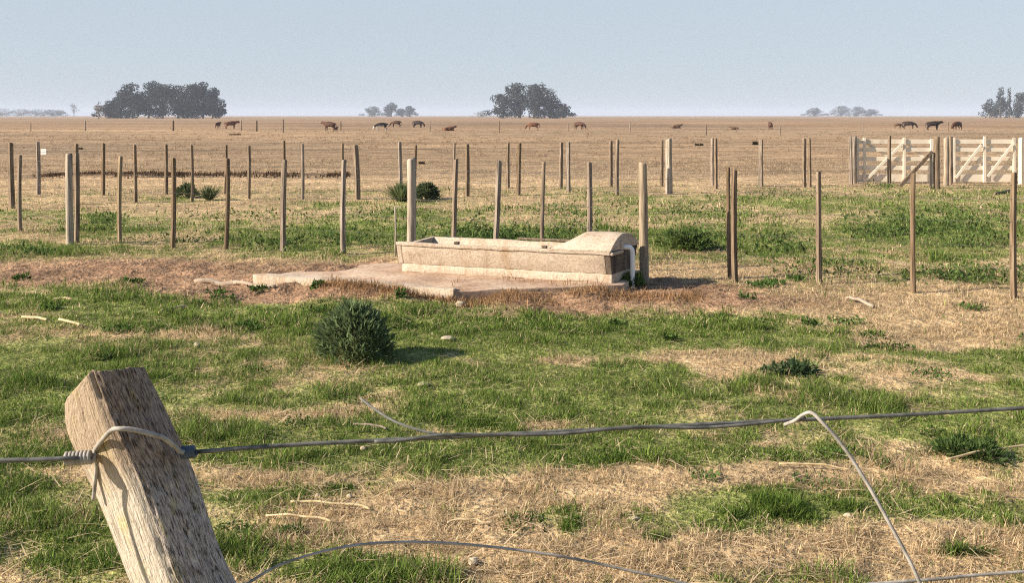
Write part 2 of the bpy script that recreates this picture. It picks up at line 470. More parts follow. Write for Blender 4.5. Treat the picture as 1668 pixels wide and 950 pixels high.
# ------------------------------------------------------------------ far trees
def crown_mesh(lobes, n, size, base, seed):
    r = np.random.default_rng(seed)
    vol = np.array([l[3] * l[4] * l[5] for l in lobes]) ** .8
    pick = r.choice(len(lobes), n, p=vol / vol.sum())
    Lb = np.array(lobes)[pick]
    dirv = r.normal(size=(n, 3)); dirv /= np.linalg.norm(dirv, axis=1)[:, None]
    rad = r.uniform(.35, 1.0, n) ** .5 * r.uniform(.92, 1.08, n)
    c = Lb[:, :3] + dirv * Lb[:, 3:6] * rad[:, None]
    nrm = dirv * .9 + r.normal(size=(n, 3)) * .55 + np.array([0, 0, .25]); nrm /= np.linalg.norm(nrm, axis=1)[:, None]
    t = np.cross(nrm, r.normal(size=(n, 3))); t /= np.linalg.norm(t, axis=1)[:, None]
    b = np.cross(nrm, t)
    s = size * r.uniform(.55, 1.35, n)[:, None]
    V = np.stack([c + t * s, c + b * s * .55, c - t * s, c - b * s * .55], 1).reshape(-1, 3)
    f = np.arange(4 * n).reshape(n, 4)
    tone = 1 + .35 * (r.random(len(lobes))[pick] - .5) * 2 + r.normal(size=n) * .16
    col = np.repeat(np.array(base)[None] * np.clip(tone, .45, 1.8)[:, None], 4, 0)
    return mesh_np('crown', V, f, 4, col)

def tree(u0, u1, vtop, Y, label, group, base=(.050, .060, .040), seed=0, n=1500, low=.22, vbase=None, bare=False, column=False, wide=1.25):
    r = random.Random(seed)
    x = ((u0 + u1) / 2 - CU) * Y / F; w = (u1 - u0) * Y / F * wide; h = (HV - vtop) * Y / F + H
    root = thing('tree', (x, Y, 0), label, 'tree', group)
    mb = MB()
    mb.tube([(0, 0, -.2), (r.uniform(-.02, .02) * h, 0, h * .3), (r.uniform(-.04, .04) * h, 0, h * .62), (0, 0, h * .9)], [h * .03, h * .022, h * .014, h * .003], 7)
    lobes = []
    if column:
        for k in range(7):
            z = h * (low + (1 - low) * k / 6.5); q = w * .5 * (1 - .55 * k / 6.5)
            lobes.append((r.uniform(-.1, .1) * w, 0, z, q, q, h * .09))
    else:
        nl = max(9, int(13 * w / h))
        for k in range(nl):
            a = r.uniform(0, 2 * math.pi); q = r.uniform(.15, .72)
            z = h * (low + (1 - low) * r.uniform(.06, .86))
            env = math.sqrt(max(.06 if z > h * .5 else .4, 1 - ((z / h - .42) / .60) ** 2))
            rx = min(w, h) * r.uniform(.15, .24)
            px, py = math.cos(a) * q * (w / 2 - rx * .5) * env, math.sin(a) * q * (w / 2 - rx * .5) * env
            lobes.append((px, py, z, rx, rx, rx * r.uniform(.65, .95)))
            mb.tube([(0, 0, h * .25), (px * .5, py * .5, z * .75), (px, py, z)], [h * .012, h * .008, h * .003], 5)
        lobes.append((0, 0, h * .88, w * .16, w * .16, h * .12))
        lobes.append((-w * .38, 0, h * (low + .2), w * .14, w * .14, h * .13)); lobes.append((w * .38, 0, h * (low + .22), w * .14, w * .14, h * .13))
        lobes.append((0, 0, h * .55, w * .26, w * .26, h * .26))
    link('trunk', mb.mesh('trunk', True), M_BARK, root, (x, Y, 0))
    size = (.020 if not bare else .012) * h + .24
    link('crown', crown_mesh(lobes, n, size, base, seed), M_TREE, root, (x, Y, 0))
    return root

G1 = 'dark trees of the dense grove'
grove = [(163, 196, 163, 610, 'low grey tree on the open flank of the dense grove'),
 (180, 216, 146, 620, 'short rounded tree second from the pale end of the grove'),
 (196, 236, 134, 600, 'grey-green tree rising where the grove reaches full height'),
 (222, 262, 133, 630, 'tall tree with a domed top in the first third of the grove'),
 (246, 284, 136, 600, 'broad tree just short of the middle of the dense grove'),
 (272, 308, 138, 625, 'broad tree just past the middle of the dense grove'),
 (294, 330, 136, 600, 'dark tree beside the highest crown of the grove'),
 (316, 346, 132, 610, 'highest dark crown near the steep end of the grove'),
 (334, 359, 141, 600, 'last dark tree at the steep end of the dense grove')]
for i, (a, b, t, Y, lab) in enumerate(grove):
    dk = .9 if i > 4 else 1.05
    tree(a, b, t, Y * 1.15, lab, G1, (.030 * dk, .035 * dk, .031), 100 + i, 3400, low=.0, wide=1.8)
tree(150, 172, 164, 590, 'thin bare brownish tree on the pale end of the grove', None, (.16, .125, .10), 120, 330, low=.1, bare=True)
G2 = 'eucalypts of the middle clump'
mid = [(801, 838, 152, 700, 'lower spreading tree at the gentle end of the two-domed clump'),
 (822, 872, 133, 710, 'tallest domed eucalypt of the clump behind the trough'),
 (850, 888, 136, 690, 'steep-sided eucalypt just before the notch in the clump'),
 (876, 914, 143, 700, 'round-topped eucalypt just past the notch in the clump'),
 (904, 930, 168, 690, 'small low tree tailing off the two-domed clump')]
for i, (a, b, t, Y, lab) in enumerate(mid):
    tree(a, b, t, Y, lab, G2, (.040, .047, .040), 140 + i, 3000, low=.03, wide=1.7)
tree(768, 802, 179, 900, 'faint low scrub tree beside the two-domed clump', None, (.11, .09, .07), 150, 420, low=.03, bare=True)
G3 = 'hazy far trees'
far = [(590, 624, 173, 1500, 'hazy low dome-shaped tree beside a taller hazy tree'), (626, 650, 166, 1350, 'taller hazy tree with a pointed top on the skyline'),
 (645, 662, 176, 1400, 'short hazy tree tucked behind the pointed one'), (656, 678, 172, 1380, 'square-topped hazy tree ending its small group'),
 (1309, 1343, 175, 1700, 'small lone round tree on the skyline above the gates'), (1350, 1392, 172, 1800, 'wide hazy tree starting a long low group above the gates'),
 (1382, 1416, 173, 1800, 'hazy middle tree of the long low group above the gates'), (1406, 1433, 177, 1800, 'hazy lower tree ending the long group above the gates')]
for i, (a, b, t, Y, lab) in enumerate(far):
    tree(a, b, t, Y * 1.2, lab, G3, (.040, .05, .040), 160 + i, 4200, low=.0, wide=1.35)
G4 = 'trees round the far windmill site'
rt = [(1598, 1626, 160, 800, 'bushy tree at the outer side of the clump with two spires'), (1618, 1642, 158, 810, 'bushy tree under the broad spire'),
 (1646, 1672, 150, 790, 'big rounded tree behind the spires'), (1660, 1700, 143, 800, 'tall tree cut by the picture edge beside the spires')]
for i, (a, b, t, Y, lab) in enumerate(rt):
    tree(a, b, t, Y, lab, G4, (.040, .047, .042), 180 + i, 1600, low=.02, wide=1.4)
tree(1621, 1638, 143, 795, 'broad dark conifer spire with stepped branches', G4, (.045, .052, .045), 190, 600, low=.3, column=True)
tree(1640, 1648, 143, 790, 'slim dark conifer spire like a pole', G4, (.045, .052, .045), 191, 420, low=.2, column=True)
G5 = 'small trees along the far horizon'
hz = [(-14, 22, 176, 1900, 'pale low tree at the picture edge on the skyline'), (18, 52, 177, 1900, 'pale low tree second along the skyline from the edge'),
 (46, 78, 177, 1800, 'greenish low tree in the faint skyline row'), (74, 92, 178, 1700, 'small grey tree near the end of the faint skyline row'),
 (90, 106, 179, 1700, 'tiny grey tree before the forked thin tree'), (110, 131, 169, 1500, 'thin forked tree ending the faint skyline row')]
for i, (a, b, t, Y, lab) in enumerate(hz):
    tree(a, b, t, Y * 1.2, lab, G5, (.045, .055, .045), 200 + i, 2600 if i < 5 else 260, low=.0 if i < 5 else .3, wide=2.0 if i < 5 else 1)

# ------------------------------------------------------------------ fences
def post_mesh(h, r, seed, lean=(0, 0), square=False, n=9, chamfer=True):
    rr = random.Random(seed); mb = MB(); loops = []
    ks = 7
    ph = [rr.uniform(.86, 1.12) for _ in range(n)]
    bend = (rr.uniform(-.012, .012), rr.uniform(-.012, .012))
    rot = rr.uniform(0, 6.28) if not square else -math.pi / 2 + rr.uniform(-.35, .2)
    if square: n = 4; ph = [rr.uniform(.9, 1.1) for _ in range(4)]
    slant = rr.uniform(-.35, .35)
    levels = [-.25, 0, .25 * h, .5 * h, .75 * h, h - .02, h]
    for li, z in enumerate(levels):
        t = max(z, 0) / h; lp = []
        for k in range(n):
            a = 2 * math.pi * k / n + rot
            q = r * ph[k] * (1.06 - .12 * t) * (1 + rr.uniform(-.05, .05))
            if square: q *= 1.22
            if li == len(levels) - 1 and chamfer: q *= .84
            px = math.cos(a) * q + lean[0] * t + bend[0] * math.sin(t * 3.1); py = math.sin(a) * q + lean[1] * t + bend[1] * math.sin(t * 3.1)
            zz = z + (slant * math.cos(a) * q if li >= len(levels) - 2 else 0)
            lp.append((px, py, zz))
        loops.append(lp)
    mb.prism(loops)
    return mb.mesh('post', not square, bevel=r * .16 if square else 0)

def wire_pts(P, sag=.012, k=4):
    out = []
    for a, b in zip(P[:-1], P[1:]):
        for j in range(k):
            t = j / k; p = a.lerp(b, t); p.z -= sag * 4 * t * (1 - t); out.append(p)
    out.append(P[-1]); return out

def fence(root_label, posts, heights, group=None, wr=.0018, name='wire_fence', extend=None, seed=0, lines=None):
    """posts: (u, v_base, v_top, width_px, u_top, material, part label)"""
    base = W(posts[len(posts) // 2][0], posts[len(posts) // 2][1])
    root = thing(name, (base.x, base.y, 0), root_label, 'fence', group)
    pts = []
    for i, (u, vb, vt, wpx, ut, mat, lab) in enumerate(posts):
        p = W(u, vb); z = gz(p.x, p.y)
        h = H - (vt - HV) * p.y / F - z
        lean = ((ut - u) * p.y / F, random.Random(seed + i).uniform(-.03, .03))
        r = wpx * p.y / F / 2 * (.84 if wpx > 3.5 else 1)
        o = link('post', post_mesh(h, r, seed * 50 + i, lean, square=(wpx < 13 and i % 6 != 5 and wpx > 3.5)), mat, root, (p.x, p.y, z))
        if lab: o['label'] = lab
        pts.append((p.x, p.y, z, lean, h, r))
    for zi in heights:
        for rng in (lines or [(0, len(pts))]):
            P = [Vector((x + l[0] * zi / h, y + l[1] * zi / h - r * .7, z + zi)) for (x, y, z, l, h, r) in pts[rng[0]:rng[1]]]
            if extend:
                if extend[0] and rng[0] == 0: P.insert(0, P[0] + (P[0] - P[1]) * extend[0])
                if extend[1] and rng[1] == len(pts): P.append(P[-1] + (P[-1] - P[-2]) * extend[1])
            mb = MB(); mb.tube(wire_pts(P), wr, 5)
            link('wire', mb.mesh('wire', True, off=P[0]), M_WIRE, root, P[0])
    return root

TH = 'thick round strainer post'
near_posts = [(33, 378, 252, 7, 34, M_POST, 'thin post set back beyond the fence corner'),
 (125, 396, 250, 9, 124, M_POST, None), (114, 400, 250, 13, 113, M_PALE, 'pale thick post at the fence corner'), (195, 396, 254, 8, 197, M_PALE, None), (281, 404, 257, 8, 282, M_POST, None),
 (368, 406, 258, 9, 370, M_POST, None), (461, 409, 260, 9, 464, M_POST, None), (559, 414, 260, 9, 561, M_POST, None),
 (669, 421, 258, 19, 670, M_PALE, 'thick round strainer post behind the trough rim'), (738, 425, 259, 8, 743, M_POST, None), (806, 430, 261, 9, 813, M_POST, None),
 (882, 437, 263, 8, 886, M_POST, None), (959, 444, 264, 9, 960, M_POST, None),
 (1049, 458, 265, 19, 1046, M_PALE, 'thick round strainer post beside the white pipe'), (1189, 452, 272, 7, 1187, M_POST, None),
 (1197, 459, 277, 10, 1196, M_POST, None), (1334, 463, 279, 10, 1333, M_POST, None), (1488, 475, 282, 10, 1487, M_POST, None), (1651, 486, 281, 11, 1652, M_POST, None)]
fence('wire fence of dark slim posts running close behind the trough', near_posts, (.3, .52, .76, .98, 1.12), extend=(0, 1.2), seed=1, wr=.0016, lines=[(0, 2), (1, 19)])

b1 = [(20, 340, 232, 10, 16, M_POST, None), (122, 332, 234, 8, 125, M_POST, None), (221, 329, 236, 6, 220, M_POST, None), (313, 328, 236, 6, 312, M_POST, None), (405, 324, 237, 6, 405, M_POST, None),
 (493, 325, 234, 6, 493, M_POST, None), (582, 325, 236, 10, 579, M_POST, 'stout dark post leaning slightly'), (675, 322, 236, 6, 677, M_POST, None), (761, 319, 235, 7, 761, M_POST, None),
 (844, 318, 233, 7, 846, M_POST, None), (926, 313, 231, 7, 926, M_POST, None), (1005, 318, 227, 7, 1006, M_POST, None), (1090, 316, 226, 12, 1089, M_PALE, 'stout pale post lit on one side'),
 (1166, 308, 225, 6, 1166, M_POST, None), (1240, 304, 227, 8, 1240, M_POST, None), (1319, 305, 225, 6, 1318, M_POST, None), (1386, 301, 222, 7, 1385, M_POST, None)]
fence('middle-distance wire fence ending at the cream gates', b1, (.35, .7, 1.08), extend=(1.2, 0), seed=2, wr=.0022)
b2 = [(63, 317, 231, 8, 62, M_POST, None), (168, 319, 233, 6, 169, M_POST, None), (270, 318, 235, 6, 270, M_POST, None), (367, 316, 236, 5, 368, M_POST, None), (463, 314, 229, 5, 463, M_POST, None),
 (559, 312, 233, 6, 558, M_POST, None), (653, 310, 231, 7, 651, M_POST, None), (740, 308, 232, 5, 740, M_POST, None), (828, 306, 233, 6, 828, M_POST, None), (913, 307, 232, 7, 914, M_POST, None),
 (995, 305, 229, 7, 995, M_POST, None), (1078, 303, 228, 6, 1078, M_POST, None), (1161, 303, 225, 6, 1161, M_POST, None), (1310, 304, 225, 6, 1310, M_POST, None), (1449, 300, 221, 6, 1449, M_POST, 'grey post standing in front of the first gate')]
b2r = fence('rear wire fence of thin posts beyond the middle-distance fence', b2, (.4, 1.0), extend=(1.2, 0), seed=3, wr=.0022)
c1 = [(-30, 213, 198, 2.4, -30, M_POST, None), (50, 214, 200, 1.6, 50, M_POST, None), (139, 213, 196, 2, 139, M_POST, None), (282, 213, 196, 3.4, 282, M_POST, None), (393, 213, 196, 2, 393, M_POST, None), (418, 214, 196, 3, 418, M_POST, None), (461, 216, 194, 2.6, 461, M_POST, None),
 (555, 212, 197, 2.4, 555, M_POST, None), (700, 214, 198, 1.8, 700, M_POST, None), (813, 216, 196, 1.8, 813, M_POST, None), (925, 214, 199, 1.6, 925, M_POST, None), (1026, 215, 199, 1.8, 1026, M_POST, None), (1150, 220, 203, 2.2, 1150, M_POST, None),
 (1271, 222, 205, 2, 1271, M_POST, None), (1405, 216, 201, 1.8, 1405, M_POST, None), (1545, 214, 198, 1.8, 1545, M_POST, None), (1690, 214, 198, 1.8, 1690, M_POST, None)]
fence('distant fence of sparse tiny posts along the pale strip of pasture', c1, (.5, .95), extend=(2, 2), seed=4, wr=.004)

# small white tag on the rear fence
p = W(63, 317); q = D(71, 247, p.y - .09)
mb = MB(); mb.box((0, 0, 0), .125, .012, .13)
tg = link('tag', mb.mesh('tag', bevel=.003), M_PVC, None, q)
tg.parent = b2r; tg.location = q - b2r.matrix_basis.translation
tg['label'] = 'small square white tag beside the post'

# ------------------------------------------------------------------ gates and their posts
def gate(u0, u1, uprights, diags, label, Y=29.3, panel=None):
    root = thing('field_gate', (W(0, 298).x * 0 + ((u0 + u1) / 2 - CU) * Y / F, Y, 0), label, 'gate', 'cream wooden field gates')
    o = root.location.copy()
    def part(name, mb, bev=.006): link(name, mb.mesh(name, off=o, bevel=bev), M_GATE, root, o)
    for (va, vb) in ((227, 234), (241, 247), (255.5, 262), (270, 277), (284, 296)):
        a = D(u0, (va + vb) / 2, Y); b = D(u1, (va + vb) / 2, Y)
        mb = MB(); mb.box((a + b) / 2, (b - a).length, .026, (vb - va) * Y / F); part('rail', mb)
    for (u, va, vb, w) in uprights:
        a = D(u, va, Y - .035); b = D(u, vb, Y - .035)
        mb = MB(); mb.box((a + b) / 2, w * Y / F, .036, (a - b).length); part('upright', mb)
    for (ua, va, ub, vb, dy) in diags:
        mb = MB(); mb.beam(D(ua, va, Y + dy), D(ub, vb, Y + dy), .075, .022); part('diagonal_brace', mb)
    return root
gate(1395, 1521, [(1397, 225, 297, 4), (1408, 224, 297, 4.5), (1473, 224, 298, 4.5), (1518, 226, 298, 5)],
     [(1411, 293, 1470, 234, -.07), (1411, 233, 1470, 268, .04), (1477, 233, 1516, 266, .04)], 'cream five-rail gate with a grey post standing before it')
gate(1551, 1656, [(1554, 224, 297, 4.5), (1604, 222, 297, 4.5), (1652, 224, 290, 4.5)],
     [(1557, 290, 1599, 236, -.07), (1609, 288, 1650, 235, -.07), (1558, 235, 1600, 270, .04), (1608, 234, 1650, 266, .04)], 'cream five-rail gate with two rising diagonals, nearer the picture edge')
gp = [(1392, 299, 222, 8, M_POST, 'dark gate post hinging the first cream gate'), (1526, 308, 222, 10, M_POST, 'dark braced gate post between the two gates'),
      (1541, 303, 224, 8, M_PALE, 'pale gate post hinging the second cream gate'), (1549, 301, 222, 6, M_POST, 'slim grey post touching the second gate'),
      (1663, 300, 224, 7, M_GATE, 'cream gate post closing the second gate'), (1671, 301, 224, 6, M_POST, 'grey post at the picture edge beyond the second gate')]
for i, (u, vb, vt, w, m, lab) in enumerate(gp):
    pb = W(u, vb); z = gz(pb.x, pb.y); h = H - (vt - HV) * pb.y / F - z
    root = thing('gate_post', (pb.x, pb.y, z), lab, 'gate post', 'posts of the cream gates')
    link('shaft', post_mesh(h, w * pb.y / F / 2, 700 + i), m, root, (pb.x, pb.y, z))
    if i == 1:
        mb = MB(); a = D(1518, 247, pb.y - .02); b = D(1466, 303, pb.y - .25)
        mb.beam(a, b, .085, .07); link('brace', mb.mesh('brace', off=root.location, bevel=.008), M_POST, root, root.location)
        mb = MB(); a = D(1516.5, 247, pb.y - .01); b = D(1516.5, 307, pb.y - .01)
        mb.beam(a, b, .06, .06); link('stay', mb.mesh('stay', off=root.location, bevel=.008), M_PALE, root, root.location)
# light wooden bar lying towards the last near post
# ------------------------------------------------------------------ slab and trough
def poly_prism(name, pts, z0, z1, mat, parent, o, bev=.015):
    mb = MB(); mb.prism([[(x, y, z0) for x, y in pts], [(x, y, z1) for x, y in pts]])
    return link(name, mb.mesh(name, off=o, bevel=bev, rough=.014, cell=.16), mat, parent, o)
def rough_edge(pts, amp, seed):
    rr = random.Random(seed); out = []
    for (a, b) in zip(pts, pts[1:] + pts[:1]):
        n = max(2, int((Vector(b) - Vector(a)).length / .12))
        for k in range(n):
            t = k / n; x = a[0] + (b[0] - a[0]) * t; y = a[1] + (b[1] - a[1]) * t
            out.append((x + rr.uniform(-amp, amp), y + rr.uniform(-amp, amp)))
    return out
A_ = W(742, 489); B_ = Vector((1.13, 11.20, 0)); C_ = W(416, 463)
slab_o = Vector((-.3, 11.6, 0))
slab = thing('trough_slab', slab_o, 'worn dusty concrete slab under the cattle trough with a pale broken edge', 'concrete slab')
poly_prism('slab_body', rough_edge([(C_.x, C_.y), (A_.x, A_.y), (B_.x, B_.y), (1.42, 12.25), (-1.2, 13.1)], .012, 5), -.15, .085, M_SLAB, slab, slab_o, .01)
pc = rough_edge([(C_.x - .03, C_.y - .03), (A_.x - .02, A_.y - .035), (A_.x + .02, A_.y + .10), (-.95, 11.1), (-1.6, 11.5), (C_.x + .12, C_.y + .09)], .012, 6)
poly_prism('kerb', pc, -.12, .105, M_CONC, slab, slab_o, .006)

TO = Vector((1.036, 11.33, .085)); E1 = Vector((-.934, .358, 0)); E2 = Vector((.47, .883, 0)); TL = 2.43
def T(a, s, z): return TO + E1 * a + E2 * s + Vector((0, 0, z))
trough = thing('cattle_trough', T(TL / 2, .3, 0), 'long pale concrete cattle trough with a domed float cover at one end', 'trough')
to = trough.location.copy()
def tpart(name, mb, mat, bev=.01, smooth=False, rough=0.0):
    return link(name, mb.mesh(name, smooth, off=to, bevel=bev, rough=rough), mat, trough, to)
def extr(poly, a0, a1, ragged=0):
    mb = MB(); mb.prism([[T(a0, s, z) for s, z in poly], [T(a1, s, z) for s, z in poly]]); return mb
tpart('plinth', extr([(-.045, 0), (.62, 0), (.60, .085), (-.036, .085)], .0, TL - .04), M_CONC, .012, rough=.008)
basin = [(-.028, .087), (.58, .087), (.66, .318), (.61, .318), (.50, .15), (.10, .15), (-.02, .285), (-.078, .285)]
tpart('basin', extr(basin, .06, TL - .06), M_CONC, .008, rough=.006)
def arch(s0, s1, z0, rise, n=12):
    return [(s0 + (s1 - s0) * k / n, z0 + rise * math.sin(math.pi * k / n) ** .75) for k in range(n + 1)]
tpart('rim', extr([(-.090, .287), (-.03, .287), (-.03, .326), (-.092, .326)], -.005, TL), M_CONC, .010, rough=.007)
tpart('end_wall', extr([(-.028, .087), (.58, .087), (.66, .32), (-.078, .284)], TL - .058, TL), M_CONC)
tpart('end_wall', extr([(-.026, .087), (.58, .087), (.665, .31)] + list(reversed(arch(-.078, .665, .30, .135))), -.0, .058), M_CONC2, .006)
# domed float cover, sloping down to the open basin
mb = MB(); loops = []
for a, k in ((-.012, 1), (.36, 1), (.42, .93), (.56, .42), (.66, .10)):
    top = arch(-.094, .69, .328, .155 * k); loops.append([T(a, s, z) for s, z in top] + [T(a, .69, .318), T(a, -.094, .3275)])
mb.prism(loops); tpart('float_cover', mb, M_CONC, .008, rough=.006)
mb = MB(); mb.tube([T(.62, .1, .16), T(2.25, .1, .16)], .004, 4)
mb = MB(); mb.prism([[T(a, s, .235) for s, a in ((.055, .0), (.56, .0))] + [T(a, s, .228) for s, a in ((.56, .0), (.055, .0))] for a in (.06,)] + [[T(TL - .06, .055, .235), T(TL - .06, .56, .235), T(TL - .06, .56, .228), T(TL - .06, .055, .228)]])
wm, wnt, wout = new_mat('still_water'); wb = N(wnt, 'ShaderNodeBsdfPrincipled'); wb.inputs['Base Color'].default_value = (.05, .055, .04, 1); wb.inputs['Roughness'].default_value = .06
wnz = N(wnt, 'ShaderNodeTexNoise'); wnz.inputs['Scale'].default_value = 9; wbp = N(wnt, 'ShaderNodeBump'); wbp.inputs['Strength'].default_value = .06
wnt.links.new(wnz.outputs[0], wbp.inputs['Height']); wnt.links.new(wbp.outputs[0], wb.inputs['Normal']); wnt.links.new(wb.outputs[0], wout.inputs[0])
tpart('water', mb, wm, 0)
mb = MB(); mb.prism([[T(-.03, s, z) for s, z in ((-.085, .285), (.215, .285), (.215, .315), (-.085, .315))], [T(-.002, s, z) for s, z in ((-.085, .285), (.215, .285), (.215, .315), (-.085, .315))]])
tpart('end_rail', mb, M_CONC, .004)
mb = MB(); mb.prism([[T(-.03, s, z) for s, z in ((.16, .318), (.205, .318), (.205, .42), (.16, .42))], [T(-.002, s, z) for s, z in ((.16, .318), (.205, .318), (.205, .42), (.16, .42))]])
tpart('end_bracket', mb, M_CONC, .004)
mb = MB(); pp = smooth_path([T(.03, .24, .335), T(-.05, .25, .34), T(-.085, .26, .33), T(-.10, .27, .28), T(-.10, .275, .1), T(-.10, .275, -.11)], 6)
mb.tube(pp, .026, 12); tpart('pipe', mb, M_PVC, 0, True)
for a in (.72, 1.72):
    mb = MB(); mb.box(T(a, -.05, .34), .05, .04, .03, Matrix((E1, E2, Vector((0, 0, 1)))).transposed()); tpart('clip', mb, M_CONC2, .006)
# loose board resting on the back rim
mb = MB(); mb.prism([[T(.62, s, z) for s, z in ((.60, .329), (.66, .329), (.66, .349), (.60, .349))], [T(1.35, s, z) for s, z in ((.60, .329), (.65, .329), (.65, .349), (.60, .349))]])
tag(link('wooden_lath', mb.mesh('lath', off=T(1, .63, .33), bevel=.004), M_POST, None, T(1, .63, .33)), 'dark weathered lath lying on the back rim of the trough', 'wooden lath')
# thin pale cane beside the trough
cb = W(644, 418); mb = MB(); mb.tube([(0, 0, -.1), (.005, 0, .3), (-.003, 0, .64)], [.013, .012, .010], 8)
tag(link('cane_stake', mb.mesh('cane', True), M_PALE, None, (cb.x, cb.y, gz(cb.x, cb.y))), 'thin pale cane stake standing at the open end of the trough', 'stake')

# ------------------------------------------------------------------ leafy plants
def blade_arrays(P, L, Wd, az, lean, curl, seed):
    """five-vertex curved blades: base pair, middle pair, tip"""
    r = np.random.default_rng(seed); n = len(P)
    dx, dy = np.cos(az), np.sin(az)
    tw = az + np.pi / 2 + r.normal(size=n) * .6
    sx, sy = np.cos(tw) * Wd / 2, np.sin(tw) * Wd / 2
    l2, z2 = L * .55 * np.sin(lean), L * .55 * np.cos(lean)
    le = np.clip(lean + curl, 0, 1.62)
    l3, z3 = l2 + L * .45 * np.sin(le), z2 + L * .45 * np.cos(le)
    V = np.empty((n, 5, 3))
    V[:, 0] = P + np.stack([-sx, -sy, np.zeros(n)], -1); V[:, 1] = P + np.stack([sx, sy, np.zeros(n)], -1)
    mid = P + np.stack([dx * l2, dy * l2, z2], -1)
    V[:, 2] = mid + np.stack([sx, sy, np.zeros(n)], -1) * .85; V[:, 3] = mid - np.stack([sx, sy, np.zeros(n)], -1) * .85
    V[:, 4] = P + np.stack([dx * l3, dy * l3, z3], -1)
    b = (np.arange(n) * 5)[:, None]
    f = np.concatenate([b + [0, 1, 2], b + [0, 2, 3], b + [3, 2, 4]], 1).reshape(-1, 3)
    return V.reshape(-1, 3), f

def leaf_dir_arrays(P, Dv, L, Wd, seed, fold=.25):
    """lance-shaped leaves growing from P along Dv: 6 verts, 4 triangles"""
    r = np.random.default_rng(seed); n = len(P)
    Dv = Dv / np.linalg.norm(Dv, axis=1)[:, None]
    s = np.cross(Dv, r.normal(size=(n, 3)) * .5 + np.array([0, 0, 1.0])); s /= (np.linalg.norm(s, axis=1)[:, None] + 1e-9)
    up = np.cross(s, Dv)
    L = L[:, None]; Wd = Wd[:, None]
    V = np.empty((n, 5, 3))
    V[:, 0] = P
    V[:, 1] = P + Dv * L * .45 + s * Wd * .5 + up * Wd * fold
    V[:, 2] = P + Dv * L * .5
    V[:, 3] = P + Dv * L * .45 - s * Wd * .5 + up * Wd * fold
    V[:, 4] = P + Dv * L - up * L * .12
    b = (np.arange(n) * 5)[:, None]
    f = np.concatenate([b + [0, 1, 2], b + [0, 2, 3], b + [1, 4, 2], b + [2, 4, 3]], 1).reshape(-1, 3)
    return V.reshape(-1, 3), f

def dome_plant(name, u0, u1, vb, vt, label, cat, n, leaf, col, seed, depth=None, upright=.6, group=None, lump=.18, lobes=1):
    """dome of narrow leaves on branching stems"""
    r = np.random.default_rng(seed)
    c = W((u0 + u1) / 2, vb - 6); w = (u1 - u0) * c.y / F; h = (vb - vt) * c.y / F
    z0 = gz(c.x, c.y)
    root = thing(name, (c.x, c.y, z0), label, cat, group)
    ns = 26; mb = MB(); tips = []
    for k in range(ns):
        a = r.uniform(0, 6.283); q = math.sqrt(r.uniform(0, 1)) ; zt = h * (1 - .62 * q ** 2) * r.uniform(.86, 1.0)
        tip = Vector((math.cos(a) * q * w * .46, math.sin(a) * q * w * .46, zt))
        mid = Vector((tip.x * .45, tip.y * .45, zt * .5))
        mb.tube([(0, 0, -.03), mid, tip * .96], [.008, .006, .002], 5); tips.append((mid, tip))
    link('stem', mb.mesh('stem', True), M_STEM, root, root.location)
    th = r.uniform(0, 2 * np.pi, n); q = r.uniform(0, 1, n) ** .5; zf = r.uniform(.0, 1, n)
    lum = 1 + lump * np.sin(th * 5 + 2 * zf + 1.0) * np.cos(zf * 7 + th * 2)
    rad = np.sqrt(np.clip(1 - (zf * .97) ** 2.2, .02, 1)) * (.45 + .55 * q) * lum
    P = np.stack([np.cos(th) * rad * w * .46, np.sin(th) * rad * w * .46, zf * h * .88 * (1 + .06 * np.sin(th * 3)) + .005], -1)
    if lobes > 1:
        lb = r.integers(0, lobes, n); la = r.uniform(0, 6.283, lobes); lq = r.uniform(.25, .75, lobes); ls = r.uniform(.28, .55, lobes); lh = r.uniform(.45, 1.0, lobes)
        P = P * np.stack([ls[lb], ls[lb], lh[lb]], -1) + np.stack([np.cos(la) * lq * w * .46, np.sin(la) * lq * w * .3, np.zeros(lobes)], -1)[lb]
    Dv = np.stack([np.cos(th) * rad, np.sin(th) * rad, upright + zf * .8], -1) + r.normal(size=(n, 3)) * .38
    L = leaf[0] * r.uniform(.6, 1.3, n); Wd = leaf[1] * r.uniform(.7, 1.3, n)
    V, f = leaf_dir_arrays(P, Dv, L, Wd, seed + 1)
    tone = np.clip(1 + r.normal(size=n) * .28, .45, 1.9)[:, None]
    cc = np.array(col)[None] * tone + np.array([.03, .03, .01]) * np.clip(r.normal(size=n) - 1.2, 0, 1)[:, None]
    link('foliage', mesh_np('foliage', V, f, 3, np.repeat(cc, 5, 0)), M_LEAF, root, root.location)
    return root

dome_plant('bush', 519, 637, 588, 503, 'dense round dark-green bush alone on the grass before the trough', 'bush', 2100, (.090, .019), (.145, .19, .085), 301, upright=.6, lump=.24)
dome_plant('leafy_weed', 998, 1046, 474, 450, 'low bright-green leafy weed against the trough end under the pipe', 'weed', 900, (.055, .024), (.13, .19, .05), 302, lobes=5)
dome_plant('leafy_weed', 1232, 1326, 616, 600, 'flat dark-green weed sprawling beside a pale dry tuft', 'weed', 800, (.042, .018), (.06, .095, .04), 303, upright=-.1, lump=.35, lobes=9)
dome_plant('leafy_weed', 1520, 1645, 752, 728, 'dark leafy weed just above the long straw stalk', 'weed', 1500, (.04, .012), (.09, .135, .04), 304, upright=.35, lump=.35, lobes=9)
dome_plant('scrub_bush', 676, 714, 330, 308, 'low dark scrub bush behind the thick strainer post', 'bush', 700, (.13, .045), (.08, .105, .045), 305, upright=.4)
dome_plant('scrub_bush', 288, 322, 328, 308, 'small dark scrub bush beside a spikier plant in the pasture', 'bush', 420, (.11, .04), (.09, .115, .05), 306, upright=.4)
